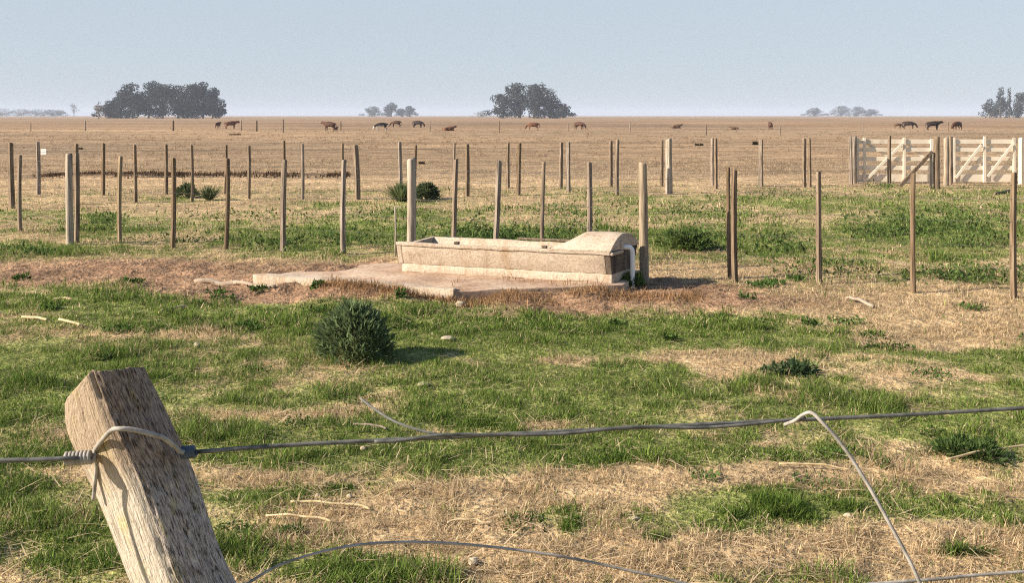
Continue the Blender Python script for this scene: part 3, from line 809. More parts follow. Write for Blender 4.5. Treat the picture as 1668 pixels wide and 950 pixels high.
dome_plant('leafy_weed', 1062, 1178, 412, 376, 'leafy weed patch just past the pipe-side strainer post', 'weed', 1500, (.07, .03), (.10, .145, .04), 307, upright=.45, lump=.3, lobes=9)

def spiky_plant(u0, u1, vb, vt, label, n, seed, col, wd=.03):
    r = np.random.default_rng(seed)
    c = W((u0 + u1) / 2, vb - 3); w = (u1 - u0) * c.y / F; h = (vb - vt) * c.y / F; z0 = gz(c.x, c.y)
    root = thing('spiky_plant', (c.x, c.y, z0), label, 'plant')
    az = r.uniform(0, 2 * np.pi, n); q = r.random(n)
    P = np.stack([np.cos(az) * .1 * w * r.random(n), np.sin(az) * .1 * w * r.random(n), np.zeros(n)], -1)
    lean = .08 + q * 1.05; L = h * r.uniform(.75, 1.08, n) / np.clip(np.cos(lean * .75), .45, 1)
    V, f = blade_arrays(P, L, wd * r.uniform(.6, 1.3, n), az, lean, .35 * r.random(n), seed)
    cc = np.repeat(np.array(col)[None] * np.clip(1 + r.normal(size=n) * .3, .4, 1.9)[:, None], 5, 0)
    link('foliage', mesh_np('foliage', V, f, 3, cc), M_LEAF, root, root.location)
    mb = MB()
    for k in range(5):
        a = r.uniform(0, 6.28); mb.tube([(0, 0, -.02), (math.cos(a) * .04, math.sin(a) * .04, h * .45), (math.cos(a) * .1 * w, math.sin(a) * .1 * w, h * r.uniform(.8, 1.05))], [.012, .009, .004], 5)
    link('stem', mb.mesh('stem', True), M_STEM, root, root.location)
spiky_plant(626, 684, 331, 298, 'grey-green spiky plant with sword leaves beside the thick strainer post', 420, 311, (.14, .17, .07), .024)
spiky_plant(318, 364, 329, 304, 'scraggly spiky green plant in the pasture behind the thin posts', 170, 312, (.14, .165, .07), .028)

# ------------------------------------------------------------------ grass (uncountable)
def sample_ground(n, y0, y1, pw=1.0, margin=1.10, seed=1):
    r = np.random.default_rng(seed)
    # density falls with distance squared-ish: y drawn so that blades per metre depth stays even
    t = r.random(n)
    y = y0 * (y1 / y0) ** t if pw == 0 else (y0 ** pw + t * (y1 ** pw - y0 ** pw)) ** (1 / pw)
    x = (r.random(n) * 2 - 1) * (y * 834 / F * margin + .25)
    return x, y, r

SLAB_POLY = np.array([(C_.x, C_.y), (A_.x, A_.y), (B_.x, B_.y), (1.42, 12.25), (-1.2, 13.1)])
def on_slab(x, y):
    ins = np.ones(len(x), bool); Pn = SLAB_POLY
    for i in range(len(Pn)):
        a = Pn[i]; b = Pn[(i + 1) % len(Pn)]
        ins &= ((b[0] - a[0]) * (y - a[1]) - (b[1] - a[1]) * (x - a[0])) > -.015
    return ins

def grass_layer():
    GV, GF, GC, DV_, DF, DC = [], [], [], [], [], []
    gb = db = 0
    for (n, y0, y1, pw, wmul, hmul, seed) in ((430000, 3.9, 9.5, .6, 1.0, 1.0, 1), (300000, 9.0, 17.5, .4, 1.7, 1.15, 2), (190000, 17.0, 46.0, .1, 3.4, 1.3, 3)):
        x, y, r = sample_ground(n, y0, y1, pw, seed=seed)
        g, d, k, pl = ground_fields(x, y)
        clump = fbm(x, y, 7.0, 3, 81) * 2           # tufts
        big = fbm(x, y, 1.1, 3, 83) * 2
        slab_m = on_slab(x, y)
        z = ground_z(x, y, d)
        keep_g = (r.random(n) < np.clip(g * (1.0 + .8 * clump), 0.015, 1)) & (r.random(n) > d * .97) & ~slab_m
        keep_d = ~keep_g & (r.random(n) < np.clip((1 - g) * .62 * (1 + 1.1 * clump), .03, 1) * (1 - d * .86)) & ~slab_m
        for which, kp in (('g', keep_g), ('d', keep_d)):
            m = kp.sum(); P = np.stack([x[kp], y[kp], z[kp] - .004], -1)
            az = r.uniform(0, 2 * np.pi, m)
            tall = fbm(x[kp], y[kp], 2.6, 2, 87)
            tuft = np.clip(.5 + .9 * clump[kp] + .6 * big[kp], 0, 1.6) + np.clip((tall - .13) * 7, 0, .9)
            if which == 'g':
                L = (.016 + .046 * tuft ** 1.6 * r.uniform(.4, 1.25, m)) * hmul
                Wd = r.uniform(.0026, .0052, m) * wmul
                lean = np.abs(r.normal(size=m)) * .55 + .15; curl = r.uniform(.1, .8, m)
                mix = np.clip(.55 - .5 * big[kp] + r.normal(size=m) * .28, 0, 1)[:, None]
                c = GRN * (1 - mix) + GRN2 * mix * 1.1
                yel = (r.random(m) < .08)[:, None]; c = np.where(yel, STRAW * .8, c)
                c = c * np.clip(1 + r.normal(size=m) * .36, .3, 2.0)[:, None]
            else:
                flat = r.random(m) < .66
                L = (.018 + .040 * np.clip(tuft, .1, 1.4) * r.uniform(.4, 1.3, m)) * hmul
                L = np.where(flat, L * 1.6, L)
                Wd = r.uniform(.0020, .0042, m) * wmul
                lean = np.where(flat, r.uniform(1.15, 1.5, m), np.abs(r.normal(size=m)) * .5 + .15); curl = r.uniform(0, .6, m)
                t = r.random(m)[:, None]
                c = TAN * t + STRAW * (1 - t); c = c * np.clip(1 + r.normal(size=m) * .34, .3, 1.55)[:, None]
                red = d[kp][:, None]; c = c * (1 - .6 * red) + np.array([.30, .17, .095]) * .6 * red
            V, f = blade_arrays(P, L, Wd, az, lean, curl, seed * 7 + (which == 'd'))
            cc = np.repeat(np.clip(c, .008, .8), 5, 0)
            if which == 'g':
                GV.append(V); GF.append(f + gb); GC.append(cc); gb += len(V)
            else:
                DV_.append(V); DF.append(f + db); DC.append(cc); db += len(V)
    # taller tufts where the cattle leave the grass
    r = np.random.default_rng(55)
    for (u, v, ru, rv, hh, m) in ((1265, 836, 85, 27, .075, 1900), (1385, 835, 60, 14, .05, 700), (1200, 846, 40, 14, .05, 600), (925, 862, 26, 18, .055, 420), (1062, 884, 34, 10, .05, 380), (560, 798, 40, 10, .05, 420), (1000, 752, 140, 16, .05, 1700), (780, 690, 90, 16, .06, 1500), (220, 618, 110, 16, .06, 1500), (1560, 735, 110, 16, .06, 1500),
                                  (600, 938, 90, 12, .07, 900), (150, 915, 40, 24, .06, 700), (980, 540, 60, 8, .07, 700), (390, 708, 60, 16, .06, 700), (1270, 750, 34, 12, .05, 400), (1560, 905, 60, 8, .06, 500)):
        uu = u + np.clip(r.normal(size=m), -2, 2) * ru * .55; vv = v + np.clip(r.normal(size=m), -2, 2) * rv * .55
        y = F * H / (vv - HV); x = (uu - CU) * y / F; e = np.exp(-(((uu - u) / ru) ** 2 + ((vv - v) / rv) ** 2))
        kp = fbm(x, y, 6.0, 3, 141) * 1.6 + e - .45 > r.random(m) * .35; x, y, e = x[kp], y[kp], e[kp] * np.clip(.8 + 2.2 * fbm(x[kp], y[kp], 7.0, 2, 143), .35, 1.5); m = len(x)
        P = np.stack([x, y, ground_z(x, y) - .004], -1)
        V, f = blade_arrays(P, hh * (.45 + .75 * e * r.uniform(.6, 1.2, m)), r.uniform(.003, .006, m), r.uniform(0, 6.28, m), np.abs(r.normal(size=m)) * .5 + .15, r.uniform(.1, .9, m), int(u))
        mix = np.clip(.25 + r.normal(size=m) * .3, 0, 1)[:, None]
        GV.append(V); GF.append(f + gb); gb += len(V)
        GC.append(np.repeat((GRN * .9 * (1 - mix) + GRN2 * mix) * np.clip(1 + r.normal(size=m) * .3, .35, 1.8)[:, None], 5, 0))
    # long loose straws lying about
    x, y, r = sample_ground(15000, 3.9, 17, .6, seed=9); g, d, k, pl = ground_fields(x, y); kp = (r.random(len(x)) < .25 + .75 * (1 - g)) & ~on_slab(x, y); x, y = x[kp], y[kp]; m = len(x)
    P = np.stack([x, y, ground_z(x, y) + r.uniform(.005, .03, m)], -1)
    V, f = blade_arrays(P, r.uniform(.06, .20, m), r.uniform(.003, .006, m) * np.clip(y / 7, 1, 2), r.uniform(0, 6.28, m), r.uniform(1.35, 1.57, m), r.uniform(0, .15, m), 77)
    DV_.append(V); DF.append(f + db); DC.append(np.repeat(STRAW * np.clip(1.12 + r.normal(size=m) * .2, .6, 1.5)[:, None], 5, 0))
    tag(link('grass', mesh_np('grass', np.concatenate(GV), np.concatenate(GF), 3, np.concatenate(GC)), M_GRASS), 'short green grass in uneven grazed patches', 'grass', kind='stuff')
    tag(link('dry_grass', mesh_np('dry_grass', np.concatenate(DV_), np.concatenate(DF), 3, np.concatenate(DC)), M_GRASS), 'dry straw-coloured grass between the green patches', 'dry grass', kind='stuff')
grass_layer()

def tufts_layer():
    """far dry tussocks that roughen the plain, dark leafy ground weeds, brown weeds along the slab"""
    r = np.random.default_rng(91)
    # dry tussocks
    n = 5200; t = r.random(n); y = 34 * (150 / 34) ** t; x = (r.random(n) * 2 - 1) * (y * .51)
    kp = fbm(x, y, .12, 3, 95) + fbm(x, y, .6, 2, 96) > -.02; x, y = x[kp], y[kp]; n = len(x); nb = 9
    X = np.repeat(x, nb) + r.normal(size=n * nb) * .09; Y = np.repeat(y, nb) + r.normal(size=n * nb) * .09
    P = np.stack([X, Y, ground_z(X, Y) - .01], -1); m = len(P)
    V, f = blade_arrays(P, r.uniform(.05, .17, m), .012 * np.clip(Y / 40, 1, 3), r.uniform(0, 6.28, m), np.abs(r.normal(size=m)) * .5 + .1, r.uniform(0, .6, m), 5)
    c = PLAIN * np.clip(1 + r.normal(size=m) * .25, .5, 1.7)[:, None] * np.repeat(r.uniform(.65, 1.2, n), nb)[:, None]
    tag(link('dry_tussock_grass', mesh_np('tussocks', V, f, 3, np.repeat(c, 5, 0)), M_GRASS), 'sparse dry tussock grass over the tan plain', 'dry grass', kind='stuff')
    # broad-leaved ground weeds
    PV, LC = [], []
    spots = [(1520, 368, 130, 22, .13, 1700), (1440, 382, 50, 10, .10, 350), (1590, 398, 60, 12, .10, 350), (1570, 452, 90, 13, .10, 650), (1270, 402, 60, 16, .11, 450), (830, 397, 130, 5, .40, 1500), (800, 386, 110, 5, .2, 900), (560, 392, 90, 12, .12, 520),
             (1140, 390, 60, 20, .10, 420), (450, 402, 50, 8, .10, 220), (300, 392, 160, 8, .06, 260), (165, 364, 40, 11, .10, 300), (60, 412, 60, 6, .08, 240), (1290, 320, 160, 8, .10, 350), (1130, 345, 90, 10, .09, 300), (1440, 305, 30, 3, .16, 160), (900, 345, 110, 9, .07, 300), (640, 350, 60, 12, .08, 180), (420, 350, 150, 10, .05, 260), (1350, 440, 80, 14, .07, 300)]
    for (u, v, ru, rv, hh, m) in spots:
        uu = u + np.clip(r.normal(size=m), -2, 2) * ru * .55; vv = v + np.clip(r.normal(size=m), -2, 2) * rv * .55
        Y = F * H / (vv - HV); X = (uu - CU) * Y / F
        lump = np.clip(.5 + 1.6 * fbm(X, Y, 2.2, 3, 97) * 2, .1, 1.3)
        z = ground_z(X, Y) + r.random(m) ** .7 * hh * lump
        PV.append(np.stack([X, Y, z], -1))
        LC.append(np.array([.10, .145, .042]) * np.clip(1 + r.normal(size=m) * .45, .4, 1.8)[:, None])
    xs_, ys_, _r = sample_ground(70, 4.6, 12, .7, seed=61); 
    for X0, Y0 in zip(xs_, ys_):
        m = int(r.integers(40, 130)); q = r.random(m) ** .5 * r.uniform(.05, .16); a = r.uniform(0, 6.28, m)
        X = X0 + np.cos(a) * q; Y = Y0 + np.sin(a) * q
        PV.append(np.stack([X, Y, ground_z(X, Y) + r.random(m) * .03], -1)); LC.append(np.array([.085, .145, .035]) * np.clip(r.uniform(.6, 1.2) + r.normal(size=m) * .35, .3, 1.8)[:, None])
    P = np.concatenate(PV); c = np.concatenate(LC); m = len(P); ok = ~on_slab(P[:, 0], P[:, 1]); P = P[ok]; c = c[ok]; m = len(P)
    Dv = r.normal(size=(m, 3)) + np.array([0, 0, .9])
    sm = np.clip((P[:, 1] - 3) / 11, .32, 1)
    V, f = leaf_dir_arrays(P, Dv, r.uniform(.04, .095, m) * sm, r.uniform(.018, .04, m) * sm, 6)
    tag(link('weeds', mesh_np('weeds', V, f, 3, np.repeat(c, 5, 0)), M_LEAF), 'dark broad-leaved weeds among the fence posts', 'weeds', kind='stuff')
    # brown dry weeds in front of the slab
    m = 5200; t = r.random(m); side = r.random(m) < .5
    X = np.where(side, C_.x + .8 + (A_.x - C_.x - .8) * t, A_.x + (1.9 - A_.x) * t); Y = np.where(side, C_.y - .37 + (A_.y - C_.y + .37) * t, A_.y + (11.2 - A_.y) * t) - np.abs(r.normal(size=m)) * .22 - .02
    dens = fbm(X, Y, 2.2, 3, 101) > np.where(side, .02, -.12); X, Y = X[dens], Y[dens]; m = len(X)
    m2 = 2600; X2 = r.uniform(-2.7, 1.2, m2); Y2 = r.uniform(10.7, 12.9, m2); ok = on_slab(X2, Y2) & (fbm(X2, Y2, 1.9, 3, 111) > .06) & ((X2 - TO.x) * .358 + (Y2 - TO.y) * .934 < -.12); X2, Y2 = X2[ok], Y2[ok]
    P = np.concatenate([np.stack([X, Y, ground_z(X, Y) - .005], -1), np.stack([X2, Y2, X2 * 0 + .08], -1)]); m = len(P)
    V, f = blade_arrays(P, r.uniform(.03, .11, m), r.uniform(.004, .008, m), r.uniform(0, 6.28, m), np.abs(r.normal(size=m)) * .45 + .1, r.uniform(0, .7, m), 8)
    c = np.array([.33, .20, .10]) * np.clip(1 + r.normal(size=m) * .35, .3, 1.7)[:, None]
    tag(link('brown_weeds', mesh_np('brown_weeds', V, f, 3, np.repeat(c, 5, 0)), M_GRASS), 'dry brown weeds along the slab edge', 'weeds', kind='stuff')
    # dark sods of the low bank
    m = 9000; uu = np.concatenate([r.uniform(55, 300, 6000), r.uniform(300, 570, 3000)]); vv = 287 + r.normal(size=m) * 1.6
    Y = F * H / (vv - HV); X = (uu - CU) * Y / F; kp = vnoise(X * 1.2, Y * .8, 104) > .34; X, Y = X[kp], Y[kp]; m = len(X)
    P = np.stack([X, Y, ground_z(X, Y)], -1)
    V, f = blade_arrays(P, r.uniform(.05, .2, m), .022, r.uniform(0, 6.28, m), np.abs(r.normal(size=m)) * .7 + .1, r.uniform(0, .7, m), 9)
    c = np.array([.07, .042, .024]) * np.clip(1 + r.normal(size=m) * .4, .3, 2)[:, None]
    tag(link('dark_stubble_weeds', mesh_np('dark_stubble', V, f, 3, np.repeat(c, 5, 0)), M_GRASS), 'dark dead weeds along the low earth bank', 'weeds', kind='stuff')
tufts_layer()

# ------------------------------------------------------------------ cattle
def skin_mesh(name, verts, edges, radii):
    me = bpy.data.meshes.new(name); me.from_pydata(verts, edges, []); me.update()
    o = bpy.data.objects.new(name, me); COL.objects.link(o)
    md = o.modifiers.new('s', 'SKIN'); md.use_smooth_shade = True
    sv = me.skin_vertices[0].data if me.skin_vertices else None
    if sv is None:
        bpy.context.view_layer.objects.active = o
        bpy.ops.mesh.customdata_skin_add(); sv = me.skin_vertices[0].data
    for s, r in zip(sv, radii):
        s.radius = r if hasattr(r, '__len__') else (r, r); s.use_root = False
    sv[0].use_root = True
    sb = o.modifiers.new('b', 'SUBSURF'); sb.levels = 1; sb.render_levels = 1
    dg = bpy.context.evaluated_depsgraph_get()
    out = bpy.data.meshes.new_from_object(o.evaluated_get(dg))
    bpy.data.objects.remove(o)
    for p in out.polygons: p.use_smooth = True
    return out

def cow_mesh(pose):
    V = [(-.70, 0, 1.02), (-.1, 0, .96), (.5, 0, 1.0)]; R = [(.33, .31), (.38, .40), (.34, .33)]; E = [(0, 1), (1, 2)]
    def add(par, pts):
        for (p, r) in pts:
            V.append(p); R.append(r); E.append((par, len(V) - 1)); par = len(V) - 1
        return par
    if pose == 'stand': hd = [((.86, 0, 1.12), .19), ((1.12, 0, 1.22), .15), ((1.42, 0, 1.06), .09)]
    elif pose == 'lie': hd = [((.80, 0, 1.18), .18), ((1.02, 0, 1.34), .14), ((1.30, 0, 1.22), .09)]
    else: hd = [((.88, 0, .86), .18), ((1.08, 0, .50), .14), ((1.22, 0, .20), .09)]
    h = add(2, hd)
    hh = len(V) - 2
    for s in (-1, 1):
        hx, hy, hz = V[hh]
        add(hh, [((hx - .03, s * .20, hz + .10), .04)])
    for s in (-1, 1):
        if pose == 'lie':
            add(2, [((.55, s * .26, .72), .12), ((.85, s * .28, .66), .07), ((.62, s * .3, .62), .06)])
            add(0, [((-.62, s * .28, .78), .16), ((-.30, s * .36, .70), .09), ((-.62, s * .38, .64), .06)])
        else:
            add(2, [((.50, s * .17, .66), .13), ((.52, s * .17, .38), .072), ((.49, s * .17, .10), .052), ((.53, s * .17, .03), .058)])
            add(0, [((-.60, s * .18, .72), .17), ((-.52, s * .19, .56), .12), ((-.78, s * .19, .40), .07), ((-.72, s * .19, .10), .052), ((-.68, s * .19, .03), .058)])
    add(0, [((-.98, 0, 1.06), .05), ((-1.03, 0, .72), .03), ((-1.02, 0, .45), .045)])
    if pose == 'lie': V = [(x, y, z - .58) for x, y, z in V]
    return skin_mesh('cow_' + pose, V, E, R)
COW = {p: cow_mesh(p) for p in ('stand', 'graze', 'lie')}
# patch hide for the one marked animal: pale face and flank
pm, pnt, pout = new_mat('marked_hide'); pb = N(pnt, 'ShaderNodeBsdfPrincipled'); pb.inputs['Roughness'].default_value = .75
ptc = N(pnt, 'ShaderNodeTexCoord'); pn = N(pnt, 'ShaderNodeTexNoise'); pn.inputs['Scale'].default_value = 1.3; pn.inputs['Detail'].default_value = 1
pr = ramp(pnt, [(.50, (.03, .02, .012)), (.53, (.55, .50, .42))]); psep = N(pnt, 'ShaderNodeSeparateXYZ')
pma = N(pnt, 'ShaderNodeMath', operation='MULTIPLY_ADD'); pma.inputs[1].default_value = -.45; pma.inputs[2].default_value = .40
pad = N(pnt, 'ShaderNodeMath', operation='ADD')
pnt.links.new(ptc.outputs['Object'], pn.inputs['Vector']); pnt.links.new(ptc.outputs['Object'], psep.inputs[0])
pnt.links.new(psep.outputs['Z'], pma.inputs[0]); pnt.links.new(pma.outputs[0], pad.inputs[0]); pnt.links.new(pn.outputs[0], pad.inputs[1])
pnt.links.new(pad.outputs[0], pr.inputs[0]); pnt.links.new(pr.outputs[0], pb.inputs['Base Color']); pnt.links.new(pb.outputs[0], pout.inputs[0])
M_HIDE['marked'] = pm
herd = [ # u, v_base, height px, pose, facing (deg, 0 = towards picture right), hide, label
 (537, 213, 16, 'stand', 158, 'brown', 'stocky red-brown cow with a calf at its side'),
 (547, 214, 8, 'stand', 70, 'brown', 'small brown calf close against the stocky cow'),
 (621, 213, 14, 'graze', 205, 'marked', 'dark cow with pale belly and face, grazing'),
 (645, 207, 11, 'graze', 170, 'brown', 'brown cow grazing below the hazy pointed tree'),
 (681, 208, 12, 'graze', 340, 'dark', 'dark cow with lowered head below the square-topped hazy tree'),
 (731, 213, 10, 'lie', 15, 'red', 'reddish animal lying alone between the hazy trees and the clump'),
 (868, 212, 13, 'graze', 180, 'red', 'red-brown cow grazing below the two-domed clump'),
 (944, 211, 13, 'graze', 320, 'brown', 'dark brown cow grazing just past the two-domed clump'),
 (1101, 209, 9, 'lie', 10, 'dun', 'dull brown cow lying flat in the pasture'),
 (1196, 211, 7, 'lie', 180, 'dun', 'small dull brown animal lying near a far fence post'),
 (1255, 211, 13, 'stand', 85, 'brown', 'dark cow seen end-on, alone on the plain'),
 (1463, 209, 9, 'graze', 10, 'dun', 'small dun calf grazing above the first gate'),
 (1481, 210, 13, 'graze', 345, 'dark', 'dark cow grazing next to the dun calf above the gate'),
 (1520, 212, 16, 'stand', 0, 'dark', 'blackish cow standing broadside above the gates'),
 (1559, 212, 15, 'graze', 215, 'brown', 'dark brown cow with lowered head above the second gate'),
 (376, 210, 14, 'stand', 30, 'red', 'reddish cow standing near two thin far posts'),
 (355, 209, 11, 'stand', 80, 'brown', 'dark narrow cow seen end-on behind the reddish cow')]
for (u, vb, hp, pose, ang, hide, lab) in herd:
    pz = W(u, vb); hgt = hp * pz.y / F
    ref = {'stand': 1.40, 'graze': 1.28, 'lie': .95}[pose]
    if pose == 'lie': hgt *= .95
    me = COW[pose].copy()
    o = link('cow', me, M_HIDE[hide], None, (pz.x, pz.y, 0))
    s = hgt / ref; o.scale = (s * 1.05, s * 1.05, s); o.rotation_euler = (0, 0, math.radians(ang))
    tag(o, lab, 'cow', 'cattle grazing on the far plain')

# dark tussocks standing out on the plain
def tussock(u, vb, wpx, hpx, label, seed, col=(.06, .045, .025)):
    r = np.random.default_rng(seed); c = W(u, vb); w = wpx * c.y / F; h = hpx * c.y / F; n = 130
    az = r.uniform(0, 6.28, n); q = r.random(n) ** .5
    P = np.stack([np.cos(az) * q * w * .4, np.sin(az) * q * .15, np.zeros(n) - .01], -1)
    V, f = blade_arrays(P, h * r.uniform(.6, 1.1, n), .05, r.uniform(0, 6.28, n), np.abs(r.normal(size=n)) * .5, r.uniform(0, .8, n), seed)
    o = link('tussock', mesh_np('tussock', V, f, 3, np.repeat(np.array(col) * np.clip(1 + r.normal(size=n) * .3, .4, 2)[:, None], 5, 0)), M_GRASS, None, (c.x, c.y, gz(c.x, c.y)))
    tag(o, label, 'tussock', 'dark tussocks on the plain')
tussock(1139, 237, 17, 5, 'wide dark tussock between two fence posts on the plain', 401)
tussock(1230, 236, 10, 8, 'small dark tussock touching a fence post top on the plain', 402)
tussock(687, 267, 12, 5, 'dark tussock just beside the strainer post top', 403)
tussock(131, 243, 9, 4, 'tiny dark tussock behind a thin post near the white tag', 404)
tussock(383, 220, 26, 4, 'long low brown tussock below the reddish cow', 405, (.16, .10, .055))

# ------------------------------------------------------------------ small things on the ground
def stick(u0, v0, u1, v1, r, label, mat=None, name='straw_stalk', cat='stalk', group=None, bow=.01, lift=.02, seed=0):
    a = W(u0, v0); b = W(u1, v1); rr = random.Random(seed); pts = []
    for k in range(7):
        t = k / 6; p = a.lerp(b, t); p.z = gz(p.x, p.y) + lift + bow * math.sin(math.pi * t) + rr.uniform(-.004, .004)
        p.x += rr.uniform(-.012, .012); p.y += bow * math.sin(math.pi * t) + rr.uniform(-.01, .01); pts.append(p)
    mb = MB(); mb.tube(smooth_path(pts, 3), r, 7); m = (pts[0] + pts[-1]) / 2
    tag(link(name, mb.mesh(name, True, off=m), mat or M_STRAW, None, m), label, cat, group)
SG = 'straw stalks lying in the grass'
stick(430, 848, 545, 859, .0055, 'long pale stalk lying lower of two near the leaning post', group=SG, seed=1)
stick(470, 826, 606, 836, .0055, 'long pale stalk lying upper of two near the leaning post', group=SG, seed=2)
stick(1268, 766, 1385, 773, .0050, 'reddish straw stalk on bare straw under the hooked wire', group=SG, seed=3)
stick(1545, 764, 1680, 744, .0060, 'straw stalk reaching the picture edge under a dark weed', group=SG, seed=4, lift=.05)
stick(1378, 489, 1422, 501, .016, 'pale curved stalk on the pink dry strip past the trough', M_BONE, group=SG, seed=5, bow=.03)
stick(35, 522, 78, 528, .012, 'short pale stalk by the picture edge below the bare soil', group=SG, seed=6)
stick(98, 527, 132, 537, .012, 'short tilted stalk beside the short pale one', group=SG, seed=7)
stick(258, 516, 300, 505, .010, 'pale stalk slanting up in the green band', group=SG, seed=8)
stick(730, 862, 800, 864, .0045, 'thin straight stalk above the slack low wire', group=SG, seed=9)
stick(88, 492, 118, 493, .012, 'short straw bit just below the bare soil', group=SG, seed=10)
stick(575, 696, 628, 704, .006, 'dark-edged stalk just above the tight wire', M_POST, group=SG, seed=11)
stick(318, 461, 390, 464, .030, 'bleached pole lying on bare soil beside the slab', M_BONE, 'dead_pole', 'pole', 'bleached poles by the slab', seed=12)
stick(378, 463, 446, 476, .022, 'bleached pole tilted against the slab corner', M_BONE, 'dead_pole', 'pole', 'bleached poles by the slab', seed=13)
stick(1620, 318, 1648, 312, .03, 'dark fallen pole by the last near post below the gates', M_POST, 'dead_pole', 'pole', seed=14)

def stone(u, v, wpx, hpx, label, seed, mat=None, flat=1.0):
    import bmesh
    c = W(u, v); w = wpx * c.y / F / 2; h = hpx * c.y / F / 2
    bm = bmesh.new(); bmesh.ops.create_icosphere(bm, subdivisions=2, radius=1)
    rr = random.Random(seed)
    for vt in bm.verts:
        k = 1 + rr.uniform(-.13, .13)
        vt.co = Vector((vt.co.x * w * k, vt.co.y * w * .8 * k, vt.co.z * h * k))
    me = bpy.data.meshes.new('stone'); bm.to_mesh(me); bm.free()
    o = link('stone', me, mat or M_STONE, None, (c.x, c.y, gz(c.x, c.y) + h * .7)); o.rotation_euler = (0, .1, rr.uniform(0, 3))
    tag(o, label, 'stone', 'pale stones in the pasture')
stone(750, 497, 19, 11, 'yellowish stone resting against the slab front corner', 1)
stone(729, 554, 28, 8, 'flat pale stone on grass beside the round bush', 2)
stone(321, 568, 13, 11, 'small cream stone between bare soil and green grass', 3)
stone(591, 734, 13, 8, 'small cream stone directly under the tight wire', 4)
stone(771, 925, 20, 14, 'cream stone below the slack low wire', 5)
stone(517, 812, 11, 8, 'small white stone beside the upper pale stalk', 6)
stone(569, 812, 10, 8, 'small white stone past the end of the upper pale stalk', 7)
stone(1381, 848, 14, 8, 'small pale stone at the edge of the big green tuft', 8)
stone(1032, 852, 18, 6, 'flat pale chip on straw beside the big green tuft', 9)
stone(689, 629, 24, 8, 'flat pale stone in green grass above the tight wire', 10)

